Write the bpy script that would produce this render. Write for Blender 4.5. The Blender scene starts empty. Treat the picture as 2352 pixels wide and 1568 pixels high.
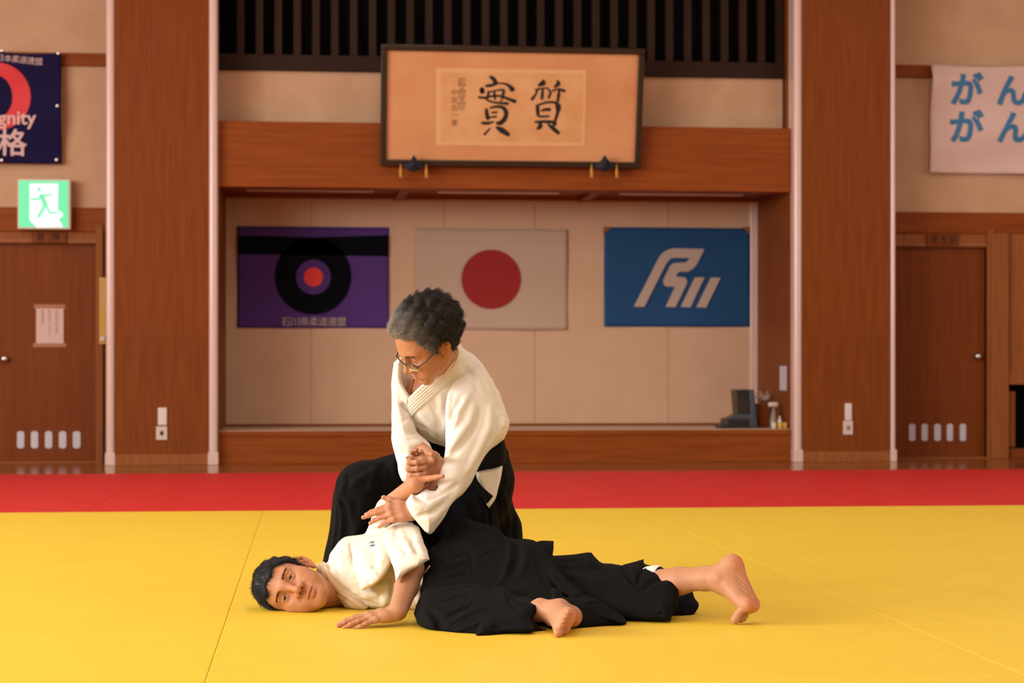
import bpy, bmesh, math, random
import numpy as np
from mathutils import Vector, Matrix
random.seed(7)
D = bpy.data; COL = bpy.context.scene.collection
# ---------------------------------------------------------------- camera
FPX, CH, HY, TPSI = 4450., .72, 855., .104
_psi = math.atan(TPSI)
CR = np.array([math.cos(_psi), -math.sin(_psi), 0.]); CF = np.array([math.sin(_psi), math.cos(_psi), 0.]); CU = np.array([0., 0., 1.])
CO = np.array([0., 0., CH])
def ray(px, py): return CF + CR * ((px - 1176) / FPX) + CU * ((HY - py) / FPX)
def atY(px, py, Y): d = ray(px, py); return d * (Y / d[1]) + CO
def atD(px, py, dist): return ray(px, py) * dist + CO
def atZ(px, py, z): d = ray(px, py); return d * ((z - CH) / d[2]) + CO
def proj(p):
    p = np.asarray(p) - CO; w = p @ CF
    return p @ CR / w * FPX + 1176, HY - p[..., 2] / w * FPX, w
cam = D.cameras.new('camera'); cam_o = D.objects.new('camera', cam); COL.objects.link(cam_o)
cam.sensor_width = 36; cam.lens = FPX / 2352 * 36; cam.shift_y = (HY - 784) / 2352
cam_o.location = (0, 0, CH); cam_o.rotation_euler = (math.pi / 2, 0, -_psi)
cam.dof.use_dof = True; cam.dof.focus_distance = 5.55; cam.dof.aperture_fstop = 5.6
cam.clip_end = 200
bpy.context.scene.camera = cam_o
vs = bpy.context.scene.view_settings
vs.view_transform = 'Standard'; vs.look = 'None'; vs.gamma = 1; vs.exposure = 0; vs.use_curve_mapping = False
# ---------------------------------------------------------------- materials
def srgb(r, g, b):
    f = lambda c: (c / 12.92 if c <= .04045 else ((c + .055) / 1.055) ** 2.4)
    return (f(r / 255), f(g / 255), f(b / 255), 1)
def mat(name, col, rough=.6, spec=.5, metal=0., bump=None, noise=None, coat=0, emit=None, trans=0, sheen=0, sss=0, attr=None):
    """bump=(scale, strength, distance, stretch)   noise=(scale, colour2, stretch, detail)"""
    m = D.materials.new(name); m.use_nodes = True; nt = m.node_tree; N = nt.nodes; L = nt.links
    p = N['Principled BSDF']
    col = tuple(col) if len(col) == 4 else tuple(col) + (1,)
    p.inputs['Base Color'].default_value = col
    p.inputs['Roughness'].default_value = rough; p.inputs['Specular IOR Level'].default_value = spec; p.inputs['Metallic'].default_value = metal
    p.inputs['Coat Weight'].default_value = coat; p.inputs['Coat Roughness'].default_value = .15
    p.inputs['Transmission Weight'].default_value = trans; p.inputs['Sheen Weight'].default_value = sheen
    if sss: p.inputs['Subsurface Weight'].default_value = sss; p.inputs['Subsurface Radius'].default_value = (1, .35, .2); p.inputs['Subsurface Scale'].default_value = .006
    if emit: p.inputs['Emission Color'].default_value = tuple(emit[0]); p.inputs['Emission Strength'].default_value = emit[1]
    m.diffuse_color = col
    def coords(scale, stretch):
        tc = N.new('ShaderNodeTexCoord'); mp = N.new('ShaderNodeMapping'); L.new(tc.outputs['Object'], mp.inputs['Vector'])
        mp.inputs['Scale'].default_value = tuple(scale * s for s in stretch); return mp
    base = None
    if attr:
        a = N.new('ShaderNodeAttribute'); a.attribute_name = attr; base = a.outputs['Color']
        L.new(base, p.inputs['Base Color'])
    if noise:
        mp = coords(noise[0], noise[2] if len(noise) > 2 else (1, 1, 1))
        n = N.new('ShaderNodeTexNoise'); n.inputs['Scale'].default_value = 1; n.inputs['Detail'].default_value = noise[3] if len(noise) > 3 else 4
        L.new(mp.outputs[0], n.inputs['Vector'])
        r = N.new('ShaderNodeMapRange'); r.inputs['From Min'].default_value = .35; r.inputs['From Max'].default_value = .65; L.new(n.outputs['Fac'], r.inputs['Value'])
        mx = N.new('ShaderNodeMix'); mx.data_type = 'RGBA'; L.new(r.outputs[0], mx.inputs['Factor'])
        c2 = tuple(noise[1]); c2 = c2 if len(c2) == 4 else c2 + (1,)
        if base is not None:
            mx.blend_type = 'MULTIPLY'; L.new(base, mx.inputs['A']); mx.inputs['B'].default_value = c2
        else:
            mx.inputs['A'].default_value = col; mx.inputs['B'].default_value = c2
        L.new(mx.outputs['Result'], p.inputs['Base Color'])
    if bump:
        mp = coords(bump[0], bump[3] if len(bump) > 3 else (1, 1, 1))
        if len(bump) > 4 and bump[4] == 'weave':
            n = N.new('ShaderNodeTexVoronoi'); n.inputs['Scale'].default_value = 1; out = n.outputs['Distance']
        else:
            n = N.new('ShaderNodeTexNoise'); n.inputs['Scale'].default_value = 1; n.inputs['Detail'].default_value = 3; out = n.outputs['Fac']
        L.new(mp.outputs[0], n.inputs['Vector'])
        b = N.new('ShaderNodeBump'); b.inputs['Strength'].default_value = bump[1]; b.inputs['Distance'].default_value = bump[2]
        L.new(out, b.inputs['Height']); L.new(b.outputs[0], p.inputs['Normal'])
    return m
# ---------------------------------------------------------------- objects
def link(name, me, m=None, parent=None, loc=None):
    o = D.objects.new(name, me); COL.objects.link(o)
    if m is not None:
        for k in (m if isinstance(m, (list, tuple)) else [m]): me.materials.append(k)
    if parent is not None: o.parent = parent
    if loc is not None: o.location = loc
    return o
def tag(o, label=None, cat=None, group=None, kind=None):
    if label: o['label'] = label
    if cat: o['category'] = cat
    if group: o['group'] = group
    if kind: o['kind'] = kind
    return o
def empty(name, loc, label, cat, group=None, kind=None):
    o = D.objects.new(name, None); COL.objects.link(o); o.location = tuple(loc); o.empty_display_size = .05
    return tag(o, label, cat, group, kind)
class MB:
    """collects shapes in world space and links them as one mesh"""
    def __init__(s): s.v = []; s.f = []; s.mi = []; s.sm = []
    def add(s, vs_, fs_, mi=0, smooth=False):
        b = len(s.v); s.v += [tuple(map(float, v)) for v in vs_]
        for f in fs_: s.f.append([i + b for i in f]); s.mi.append(mi); s.sm.append(smooth)
        return s
    def box(s, x0, x1, y0, y1, z0, z1, mi=0):
        return s.add([(x, y, z) for z in (z0, z1) for y in (y0, y1) for x in (x0, x1)],
                     [(0, 2, 3, 1), (4, 5, 7, 6), (0, 1, 5, 4), (2, 6, 7, 3), (0, 4, 6, 2), (1, 3, 7, 5)], mi)
    def prism(s, pts, off, mi=0, smooth=False):
        n = len(pts); P = [np.array(p, float) for p in pts]; o = np.array(off, float)
        return s.add(P + [p + o for p in P], [tuple(range(n)), tuple(range(2 * n - 1, n - 1, -1))] + [(i, i + n, (i + 1) % n + n, (i + 1) % n) for i in range(n)], mi, smooth)
    def tube(s, pts, r, n=10, mi=0, closed=False):
        P = [np.array(p, float) for p in pts]; m = len(P); R_ = r if hasattr(r, '__len__') else [r] * m
        vs_ = []; up = np.array([0., 0., 1.])
        a_prev = None
        for i in range(m):
            t = P[(i + 1) % m] - P[i - 1] if closed else P[min(i + 1, m - 1)] - P[max(i - 1, 0)]
            t /= np.linalg.norm(t) + 1e-9
            a = np.cross(t, up if abs(t[2]) < .95 else np.array([1., 0, 0])) if a_prev is None else a_prev - t * (a_prev @ t)
            a /= np.linalg.norm(a) + 1e-9; a_prev = a; b = np.cross(t, a)
            vs_ += [P[i] + R_[i] * (a * math.cos(k * 2 * math.pi / n) + b * math.sin(k * 2 * math.pi / n)) for k in range(n)]
        fs_ = []
        for i in range(m if closed else m - 1):
            j = (i + 1) % m
            fs_ += [(i * n + k, i * n + (k + 1) % n, j * n + (k + 1) % n, j * n + k) for k in range(n)]
        if not closed: fs_ += [tuple(range(n - 1, -1, -1)), tuple((m - 1) * n + k for k in range(n))]
        return s.add(vs_, fs_, mi, True)
    def lathe(s, c, prof, n=24, axis=(0, 0, 1), mi=0):
        ax = Vector(axis).normalized(); q = Vector((0, 0, 1)).rotation_difference(ax); vs_ = []
        for r, h in prof:
            vs_ += [tuple(Vector(c) + q @ Vector((r * math.cos(k * 2 * math.pi / n), r * math.sin(k * 2 * math.pi / n), h))) for k in range(n)]
        fs_ = [(i * n + k, i * n + (k + 1) % n, (i + 1) * n + (k + 1) % n, (i + 1) * n + k) for i in range(len(prof) - 1) for k in range(n)]
        fs_ += [tuple(range(n - 1, -1, -1)), tuple((len(prof) - 1) * n + k for k in range(n))]
        return s.add(vs_, fs_, mi, True)
    def build(s, name, m, parent=None, bevel=0, origin=None, seg=2):
        me = D.meshes.new(name); V = np.array(s.v)
        # children keep world coordinates relative to the parent's location
        off = np.zeros(3)
        if parent is not None:
            o_ = parent
            while o_ is not None: off = off + np.array(o_.location); o_ = o_.parent
        loc = np.array(origin, float) - off if origin is not None else (np.zeros(3) if parent is not None else np.array([(V[:, 0].min() + V[:, 0].max()) / 2, (V[:, 1].min() + V[:, 1].max()) / 2, V[:, 2].min()]))
        me.from_pydata([tuple(v) for v in (V - off - loc)], [], s.f); 
        me.polygons.foreach_set('material_index', s.mi); me.polygons.foreach_set('use_smooth', s.sm)
        o = link(name, me, m, parent, tuple(loc))
        bm = bmesh.new(); bm.from_mesh(me); bmesh.ops.recalc_face_normals(bm, faces=bm.faces); bm.to_mesh(me); bm.free()
        if bevel:
            b = o.modifiers.new('bevel', 'BEVEL'); b.width = bevel; b.segments = seg; b.limit_method = 'ANGLE'
        return o
def text_poly(txt, size, align='CENTER', offset=0., extrude=0., vertical=False):
    """a text laid in its own plane (x right, y up), as plain mesh data: verts, faces"""
    cu = D.curves.new('lettering', 'FONT'); cu.body = txt; cu.size = size; cu.align_x = align; cu.align_y = 'CENTER'
    cu.offset = offset; cu.extrude = extrude; cu.resolution_u = 4; cu.fill_mode = 'FRONT' if extrude == 0 else 'BOTH'
    if vertical: cu.space_line = 1.05
    o = D.objects.new('lettering', cu); COL.objects.link(o)
    me = o.to_mesh()
    V = [tuple(v.co) for v in me.vertices]; Fc = [tuple(p.vertices) for p in me.polygons]
    o.to_mesh_clear(); D.objects.remove(o); D.curves.remove(cu)
    return V, Fc
def put_text(mb, txt, size, origin, ux, uy, mi=0, sx=1, **kw):
    V, Fc = text_poly(txt, size, **kw); ux = np.array(ux, float); uy = np.array(uy, float); o = np.array(origin, float)
    mb.add([o + ux * v[0] * sx + uy * v[1] for v in V], Fc, mi); return mb
# ================================================================ materials of the room
M = {}
WD = (.235, .060, .0085); WD2 = (.185, .044, .006)
M['wood_v'] = mat('wood_vertical_grain', WD, .5, .14, noise=(3., WD2, (14, 14, .6), 6))
M['wood_h'] = mat('wood_horizontal_grain', (.285, .070, .009), .5, .14, noise=(3., (.225, .050, .0065), (.6, 14, 14), 6))
M['wood_door'] = mat('door_wood', (.225, .053, .008), .5, .15, noise=(3., (.18, .041, .006), (16, 16, .5), 6))
M['wood_light'] = mat('light_wood', (.33, .11, .03), .5, .14, noise=(3., (.27, .085, .022), (14, 14, .6), 6))
M['corner'] = mat('corner_guard', (.72, .52, .46), .22, .6)  # pale colour paints in the window gleam on glossy wooden column corners
M['plaster'] = mat('plaster', (.62, .395, .245), .85, .2, noise=(4, (.575, .36, .22), (1, 1, 1), 5), bump=(160, .15, .002))
M['plaster2'] = mat('alcove_cloth', (.62, .41, .27), .85, .2, noise=(3, (.59, .385, .25), (1, 1, 1), 4))
M['floorwood'] = mat('floor_wood', (.33, .12, .04), .16, .5, noise=(2, (.24, .08, .022), (1, 9, 1), 5))
M['dark_wood'] = mat('dark_lattice_wood', (.030, .014, .008), .6, .15)
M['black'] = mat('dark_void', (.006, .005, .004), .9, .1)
M['yellow'] = mat('yellow_vinyl', (.79, .562, .044), .5, .25, noise=(9, (.765, .54, .041), (1, 1, 1), 3), bump=(900, .25, .0006))
M['red'] = mat('red_vinyl', (.64, .03, .028), .5, .14, noise=(7, (.58, .026, .025), (1, 1, 1), 3), bump=(900, .25, .0006))
M['white'] = mat('white_plastic', (.75, .66, .60), .4)
M['paper'] = mat('paper', (.72, .52, .47), .8)
M['ink'] = mat('ink', (.012, .008, .006), .8)
M['greyink'] = mat('grey_ink', (.25, .17, .15), .8)
M['steel'] = mat('steel', (.62, .58, .55), .25, metal=1)
M['ceil'] = mat('ceiling_board', (.55, .42, .3), .9)
# ================================================================ shell
YC, YB, YW, YBK, YP = 16.3, 16.4, 16.9, 17.64, 16.75       # column fronts, beam front, side walls, alcove back, plaster over the beam
FZ = -.05; TOPZ = 5.2; XL, XR, YN = -9., 13., -9.
def X(px, Y): return atY(px, 855, Y)[0]
def Z(py, Y, px=1176): return atY(px, py, Y)[2]
S = dict(kind='structure')
tag(MB().box(XL, XR, YN, 19.5, FZ - .1, FZ).build('floor', M['floorwood']), 'glossy brown wooden floor of the hall', 'floor', **S)
tag(MB().box(XL, XR, YN, 19.5, TOPZ, TOPZ + .1).build('ceiling', M['ceil']), 'pale board ceiling of the hall', 'ceiling', **S)
# walls beside the columns (left and right of the alcove)
cl0, cl1, cr0, cr1 = X(243, YC), X(500, YC), X(1824, YC), X(2058, YC)
dlx1 = X(221, YW); dlz = Z(559, YW, 100); dlx0 = dlx1 - .95
drx1 = X(2265, YW); drz = Z(567, YW, 2160); drx0 = X(2064, YW) - .16
nx0, nx1, nz0, nz1 = X(2312, YW), X(2312, YW) + 1.3, Z(1030, YW, 2330), Z(883, YW, 2330)
def wall(name, boxes, m, label): 
    w = MB()
    for b in boxes: w.box(*b)
    return tag(w.build(name, m), label, 'wall', **S)
wall('wall_back_left', [(XL, dlx0, YW, YW + .12, FZ, TOPZ), (dlx0, dlx1, YW, YW + .12, dlz, TOPZ), (dlx1, cl0 + .1, YW, YW + .12, FZ, TOPZ)], M['plaster'], 'beige plaster wall left of the left column')
wall('wall_back_right', [(cr1 - .1, drx0, YW, YW + .12, FZ, TOPZ), (drx0, drx1, YW, YW + .12, drz, TOPZ), (drx1, nx0, YW, YW + .12, FZ, TOPZ), (nx0, nx1, YW, YW + .12, FZ, nz0), (nx0, nx1, YW, YW + .12, nz1, TOPZ), (nx1, XR, YW, YW + .12, FZ, TOPZ), (nx0, nx1, YW + .5, YW + .55, nz0, nz1)], M['plaster'], 'beige plaster wall right of the right column')
# side and rear walls; the right-hand windows are added for fill light
def wall_holes_x(x, t, holes, y0, y1):
    bx = []; yy = y0
    for a, b, z0, z1 in holes:
        bx += [(x, x + t, yy, a, FZ, TOPZ), (x, x + t, a, b, FZ, z0), (x, x + t, a, b, z1, TOPZ)]; yy = b
    return bx + [(x, x + t, yy, y1, FZ, TOPZ)]
LH = [(-6., -3.4, 1.9, 4.5), (-2.4, .2, 1.9, 4.5), (1.2, 3.8, 1.9, 4.5), (4.8, 7.4, 1.9, 4.5), (8.4, 11., 1.9, 4.5)]
wall('wall_left', wall_holes_x(XL - .15, .15, LH, YN, 19.5), M['plaster'], 'window side wall of the hall on the left')
wall('wall_right', wall_holes_x(XR, .15, LH, YN, 19.5), M['plaster'], 'window side wall of the hall on the right')
wall('wall_front', [(XL - .15, XR + .15, YN - .15, YN, FZ, TOPZ)], M['plaster'], 'wall behind the photographer')
for i, (a, b, z0, z1) in enumerate(LH):
    for s, x in ((0, XL - .1), (1, XR + .02)):  # right-hand frames are added around the fill lamps
        w = MB()
        for k in range(3): yy = a + (b - a - .06) * k / 2; w.box(x, x + .06, yy, yy + .06, z0, z1)
        for k in range(2): zz = z0 + (z1 - z0 - .06) * k; w.box(x, x + .06, a, b, zz, zz + .06)
        tag(w.build('window_%d' % (i * 2 + s + 1), M['steel']), 'metal framed window in the side wall', 'window', **S)
# ---- wainscot band, lintels, picture rails, trims
def band(name, x0, x1, z0, z1, y0, y1, m, label): return tag(MB().box(x0, x1, y0, y1, z0, z1).build(name, m, bevel=.006), label, 'trim', **S)
zl0, zl1 = Z(532, YW, 150), Z(477, YW, 150); zr0, zr1 = Z(536, YW, 2200), Z(488, YW, 2200)
band('trim_1', XL, cl0 + .05, zl0, zl1, YW - .03, YW, M['wood_h'], 'wooden lintel rail above the left door')
band('trim_2', cr1 - .05, XR, zr0, zr1, YW - .03, YW, M['wood_h'], 'wooden lintel rail above the right door')
band('trim_3', XL, cl0 + .05, Z(153, YW, 200), Z(123, YW, 200), YW - .03, YW, M['wood_h'], 'thin wooden picture rail high on the left wall')
band('trim_4', cr1 - .05, XR, Z(179, YW, 2090), Z(150, YW, 2090), YW - .03, YW, M['wood_h'], 'thin wooden picture rail high on the right wall')
band('trim_5', dlx1 + .07, cl0 + .02, FZ, zl0, YW - .02, YW, M['wood_v'], 'wooden wall panel between left door and column')
band('trim_6', drx1 + .03, nx0, FZ, zr0, YW - .06, YW, M['wood_light'], 'light wooden post right of the right door')
band('trim_7', nx0, XR, nz1, zr0, YW - .02, YW, M['wood_light'], 'orange wooden wall panel above the dark niche')
band('trim_8', nx0, XR, nz1 + .0, nz1 + .1, YW - .045, YW - .02, M['wood_light'], 'wooden edge strip above the dark niche')
band('trim_9', nx0, XR, FZ, nz0, YW - .02, YW, M['wood_door'], 'wooden base panel below the dark niche')
# dark niche on the right with a pale board leaning inside
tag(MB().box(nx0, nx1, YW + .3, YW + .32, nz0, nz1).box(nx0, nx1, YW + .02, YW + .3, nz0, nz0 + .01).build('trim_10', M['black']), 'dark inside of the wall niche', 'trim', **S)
tag(MB().box(X(2316, YW), X(2334, YW), YW + .02, YW + .26, nz0 + .012, nz1 - .06).build('pale_board', M['wood_light'], bevel=.005), 'pale wooden board standing in the dark wall niche', 'board')
# ---- doors
def door(n, x0, x1, zt, trx, vents, knobpx, label):
    d = empty('door_%d' % n, ((x0 + x1) / 2, YW + .06, FZ), label, 'door', kind='structure')
    MB().box(x0, x1, YW + .045, YW + .09, FZ + .012, zt).build('door_leaf', M['wood_door'], d)
    sill = MB().box(x0 - .04, x1 + .06, YW - .05, YW + .12, FZ, FZ + .012).build('door_sill', M['wood_light'], d)
    w = .06
    f = MB().box(x1, x1 + w, YW - .045, YW + .12, FZ, zt + .16).box(x0 - w, x0, YW - .045, YW + .12, FZ, zt + .16).box(x0, x1, YW - .01, YW + .12, zt, zt + .025).build('door_frame', M['wood_light'], d, bevel=.004)
    tz0, tz1 = zt + .03, zt + .125
    MB().box(x0, x1, YW - .005, YW + .1, tz0, tz1).build('transom_panel', M['wood_light'], d)
    for a, b, c, e in vents:
        q = MB(); za, zb = Z(e, YW, a), Z(c, YW, a); xa, xb = X(a, YW), X(b, YW); r = (xb - xa) / 2; xm = (xa + xb) / 2
        pts = [(xm + r * math.sin(t), YW + .038, (zb - r * .6) + r * .6 * math.cos(t)) for t in np.linspace(-math.pi / 2, math.pi / 2, 7)] + [(xm - r * math.sin(t), YW + .038, (za + r * .6) - r * .6 * math.cos(t)) for t in np.linspace(-math.pi / 2, math.pi / 2, 7)]
        q.prism(pts, (0, .008, 0)).build('vent_slot', M['vent'], d)
    kx, kz = X(knobpx[0], YW), Z(knobpx[1], YW, knobpx[0])
    MB().lathe((kx, YW + .045, kz), [(.032, 0), (.032, .004), (.012, .006), (.012, .03), (.026, .036), (.030, .05), (.022, .062), (.004, .064)], 20, (0, -1, 0)).build('door_knob', M['steel'], d)
    return d
M['vent'] = mat('vent_slot_glass', (.62, .60, .66), .35)
d1 = door(1, dlx0, dlx1, dlz, None, [(37.5, 54, 990, 1030), (69.5, 86, 990, 1030), (102, 118.5, 990, 1030), (134, 151, 990, 1030), (166, 183.5, 990, 1030)], (10, 824), 'brown wooden door with paper notice and five vent slots under the exit sign')
d2 = door(2, drx0, drx1, drz, None, [(2091, 2105.5, 973, 1013), (2120, 2134, 973, 1013), (2149, 2164, 973, 1013), (2178, 2192, 973, 1013), (2208, 2222, 973, 1013)], (2247, 818), 'brown wooden door with five vent slots below the white banner')
# room plates over the doors
def plate(px0, px1, py0, py1, txt, spots, label):
    o = empty('room_plate', (X((px0 + px1) / 2, YW), YW - .02, Z(py1, YW, px0)), label, 'sign')
    MB().box(X(px0, YW), X(px1, YW), YW - .03, YW - .006, Z(py1, YW, px0), Z(py0, YW, px0)).build('plate_board', M['wood_door'], o, bevel=.003)
    for ch, px in zip(txt, spots): put_text(MB(), ch, .075, (X(px, YW), YW - .0315, Z((py0 + py1) / 2, YW, px0)), (1, 0, 0), (0, 0, 1)).build('lettering', M['ink'], o)
plate(75, 153, 534, 557, '倉庫', (95, 130), 'small wooden room plate above the left door')
plate(2127, 2200, 538, 563, '更衣室', (2143, 2165, 2186), 'small wooden room plate above the right door')
# ---- columns
def column(n, x0, x1, w0, w1, label):
    c = empty('column', ((x0 + x1) / 2, YC + .3, FZ), label, 'column', kind='structure')
    MB().box(x0 + .05, x1 - .05, YC + .012, YW + .3, FZ, TOPZ).build('column_face', M['wood_v'], c)
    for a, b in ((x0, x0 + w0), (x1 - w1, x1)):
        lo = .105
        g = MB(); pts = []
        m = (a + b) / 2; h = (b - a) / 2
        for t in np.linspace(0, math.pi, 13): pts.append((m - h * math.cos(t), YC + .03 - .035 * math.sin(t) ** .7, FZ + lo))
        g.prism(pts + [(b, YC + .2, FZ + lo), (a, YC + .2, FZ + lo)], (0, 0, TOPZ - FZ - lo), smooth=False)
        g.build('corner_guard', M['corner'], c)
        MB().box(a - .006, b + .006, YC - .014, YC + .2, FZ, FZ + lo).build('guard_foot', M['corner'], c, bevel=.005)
    MB().box(x0 + w0, x1 - w1, YC - .004, YC + .1, FZ, FZ + .09).build('column_base', M['wood_light'], c, bevel=.004)
    return c
column(1, cl0, cl1, .07, .075, 'wide wooden column left of the alcove with pale corner guards')
column(2, cr0, cr1, .072, .045, 'wide wooden column right of the alcove with pale corner guards')
# ---- alcove (raised stage): platform, back wall, side walls, ceiling, beam
ax0, ax1 = cl1 - .01, cr0 + .01; pz = Z(988, YB)
tag(MB().box(ax0, ax1, YB, YBK + .1, FZ, pz).box(ax0, ax1, YB - .012, YB, pz - .045, pz).box(ax0, ax1, YB - .015, YB, FZ, FZ + .07).build('floor_stage', M['wood_h'], bevel=.004), 'raised wooden stage floor in the alcove', 'floor', **S)
MB().box(ax0 + .01, ax1 - .01, YB + .02, YBK - .021, pz, pz + .004).build('stage_top', mat('stage_top', (.60, .45, .34), .4, .3), D.objects['floor_stage'])
pz += .004
tag(MB().box(ax0 - .3, ax1 + .3, YBK, YBK + .1, pz, 2.6).build('wall_alcove', M['plaster2']), 'beige alcove back wall behind the three flags', 'wall', **S)
sm = MB()
for px in (715, 1020, 1228, 1535): sm.box(X(px, YBK) - .002, X(px, YBK) + .002, YBK - .001, YBK, pz + .03, 2.27)
tag(sm.build('trim_14', M['wood_light']), 'thin joints in the alcove back wall', 'trim', **S)
tag(MB().box(ax0 - .3, ax0 + .02, YB + .02, YBK, pz, 2.6).build('wall_alcove_left', M['wood_v']), 'wooden left side wall of the alcove', 'wall', **S)
tag(MB().box(ax1 - .02, ax1 + .3, YB + .02, YBK, pz, 2.6).build('wall_alcove_right', M['wood_v']), 'wooden right side wall of the alcove', 'wall', **S)
band('baseboard_alcove', ax0, ax1, pz - .004, pz + .022, YBK - .02, YBK, M['wood_door'], 'dark wooden baseboard at the alcove back')
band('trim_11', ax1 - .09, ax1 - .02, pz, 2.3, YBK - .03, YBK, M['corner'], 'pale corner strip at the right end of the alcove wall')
bz0, bz1 = Z(435, YB), Z(286, YB)
band('beam', ax0, ax1, bz0, bz1, YB, YB + .25, M['wood_h'], 'broad wooden beam across the alcove above the flags')
cz = bz0 + .05
tag(MB().box(ax0, ax1, YB + .2, YBK, cz, cz + .05).build('ceiling_alcove', M['wood_h']), 'wooden ceiling of the alcove', 'ceiling', **S)
bt = MB()
for xb in (X(925, 17.), X(1360, 17.)): bt.box(xb - .045, xb + .045, YB + .25, YBK, cz - .045, cz)
bt.box(ax0, ax1, YBK - .09, YBK - .03, cz - .035, cz)
tag(bt.build('trim_12', M['wood_h']), 'wooden battens under the alcove ceiling', 'trim', **S)
M['lampcover'] = mat('lamp_cover', (.74, .55, .42), .35)
for a, b, lb in ((560, 865, 'left'), (1000, 1290, 'middle'), (1420, 1712, 'right')):
    l = empty('strip_lamp', (X((a + b) / 2, 16.8), 16.8, cz - .03), 'unlit strip lamp under the alcove ceiling above the %s flag' % {'left': 'purple', 'middle': 'red disc', 'right': 'blue'}[lb], 'lamp')
    MB().box(X(a, 16.8), X(b, 16.8), 16.70, 16.9, cz - .02, cz).build('lamp_housing', M['wood_light'], l)
    MB().box(X(a, 16.8) + .02, X(b, 16.8) - .02, 16.72, 16.88, cz - .045, cz - .02).build('lamp_cover', M['lampcover'], l, bevel=.008)
# plaster strip and lattice above the beam
lx1 = X(1801, YP) 
wz0, wz1 = bz1 - .1, Z(172, YP)
tag(MB().box(ax0, ax1, YP, YP + .1, wz0, wz1).build('wall_upper', M['plaster']), 'beige plaster strip above the wooden beam', 'wall', **S)
tag(MB().box(lx1, ax1 + .02, YB + .1, YP + .2, bz1, TOPZ).build('trim_13', M['wood_v']), 'wooden reveal right of the lattice', 'trim', **S)
lt = empty('lattice_screen', ((ax0 + lx1) / 2, YP, wz1), 'dark wooden slatted lattice screen above the framed calligraphy', 'lattice')
rz = Z(149, YP); 
MB().box(ax0, lx1, YP - .05, YP + .03, wz1, Z(136, YP)).build('bottom_rail', M['dark_wood'], lt, bevel=.004)
k = 0; px = 553.
while px < 1800:
    x = X(px, YP); MB().box(x - .031, x + .031, YP - .03, YP + .03, Z(140, YP), TOPZ).build('slat', M['dark_wood'], lt); px += 43.2 if px < 1100 else 42.2
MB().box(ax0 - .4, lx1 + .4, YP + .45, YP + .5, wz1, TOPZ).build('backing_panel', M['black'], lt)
# ---- mats
MX0, MXW, MYW, MY1 = -.245, 1.935, .955, 10.17
def mats(name, m, rows, cols, y1, label, grp, sh=0.):
    first = None
    for r in range(rows):
        for c in range(cols[0], cols[1]):
            x0 = MX0 + sh + c * MXW; yy = y1 - r * MYW
            if first is None:
                first = MB().box(x0 + .0004, x0 + MXW - .0004, yy - MYW + .0004, yy - .0004, FZ + .0005, 0).build(name, m, bevel=.0022); o = first; b0 = (x0, yy)
            else:
                o = first.copy(); COL.objects.link(o); o.location = (first.location.x + x0 - b0[0], first.location.y + yy - b0[1], first.location.z)
            tag(o, label, 'mat', grp)
mats('judo_mat', M['yellow'], 8, (-1, 3), MY1, 'yellow vinyl judo mat laid flush with its yellow neighbours', 'yellow judo mats')
mats('judo_mat', M['red'], 4, (-2, 4), MY1 + MYW * 4, 'red vinyl judo mat in the strip behind the yellow mats', 'red judo mats', atZ(212, 1166, 0)[0] - MX0)
# ================================================================ things on the walls
def flag_base(name, a, b, t, bt, Y, m, label, th=.012):
    x0, x1, z0, z1 = X(a, Y), X(b, Y), Z(bt, Y, (a + b) / 2), Z(t, Y, (a + b) / 2)
    o = empty(name, ((x0 + x1) / 2, Y, z0), label, 'flag')
    # gently waving cloth with real thickness
    nx, nz = 40, 24; V = []; Fc = []
    rr = random.Random(int(a)); ph = [rr.uniform(0, 6) for _ in range(4)]
    for k in range(2):
        for j in range(nz + 1):
            for i in range(nx + 1):
                u, v = i / nx, j / nz
                w = .006 * math.sin(u * 9 + ph[0] + v * 2) * (1 - v) + .004 * math.sin(v * 7 + ph[1] + 3 * u)
                V.append((x0 + (x1 - x0) * u, Y - .012 + w - (.003 if k == 0 else 0), z0 + (z1 - z0) * v))
    n1 = (nx + 1) * (nz + 1)
    for j in range(nz):
        for i in range(nx):
            q = j * (nx + 1) + i
            Fc.append((q, q + 1, q + nx + 2, q + nx + 1)); Fc.append((n1 + q, n1 + q + nx + 1, n1 + q + nx + 2, n1 + q + 1))
    rim = [i for i in range(nx + 1)] + [(nx + 1) * j + nx for j in range(1, nz + 1)] + [(nx + 1) * nz + i for i in range(nx - 1, -1, -1)] + [(nx + 1) * j for j in range(nz - 1, 0, -1)]
    for i in range(len(rim)): p, q = rim[i], rim[(i + 1) % len(rim)]; Fc.append((p, n1 + p, n1 + q, q))
    MB().add(V, Fc, 0, True).build('cloth', m, o)
    return o
def disc(px, py, r, Y, n=64): return [atY(px + r * math.cos(t), py + r * math.sin(t), Y) for t in np.linspace(0, 2 * math.pi, n, endpoint=False)]
def flatpx(pts, Y): return [atY(a, b, Y) for a, b in pts]
FT = (0, .002, 0)
M['purple'] = mat('purple_cloth', (.066, .02, .178), .8); M['navyblack'] = mat('black_cloth_print', (.0025, .003, .006), .9, .1)
M['redprint'] = mat('red_print', (.75, .035, .03), .7); M['flagwhite'] = mat('flag_cloth', (.50, .36, .27), .85); M['discred'] = mat('disc_red', (.29, .009, .009), .8)
M['blue'] = mat('blue_cloth', (.003, .060, .18), .8); M['logo'] = mat('pale_print', (.48, .38, .31), .8)
YF = YBK - .028
f = flag_base('wall_flag', 545, 893, 521, 753, YBK, M['purple'], 'purple flag with black ring and red dot')
MB().prism(flatpx([(546, 541), (720, 545), (893, 540), (893, 588), (546, 583)], YF), FT).prism(disc(719, 634, 87.5, YF), FT).build('black_ring', M['navyblack'], f)
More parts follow.
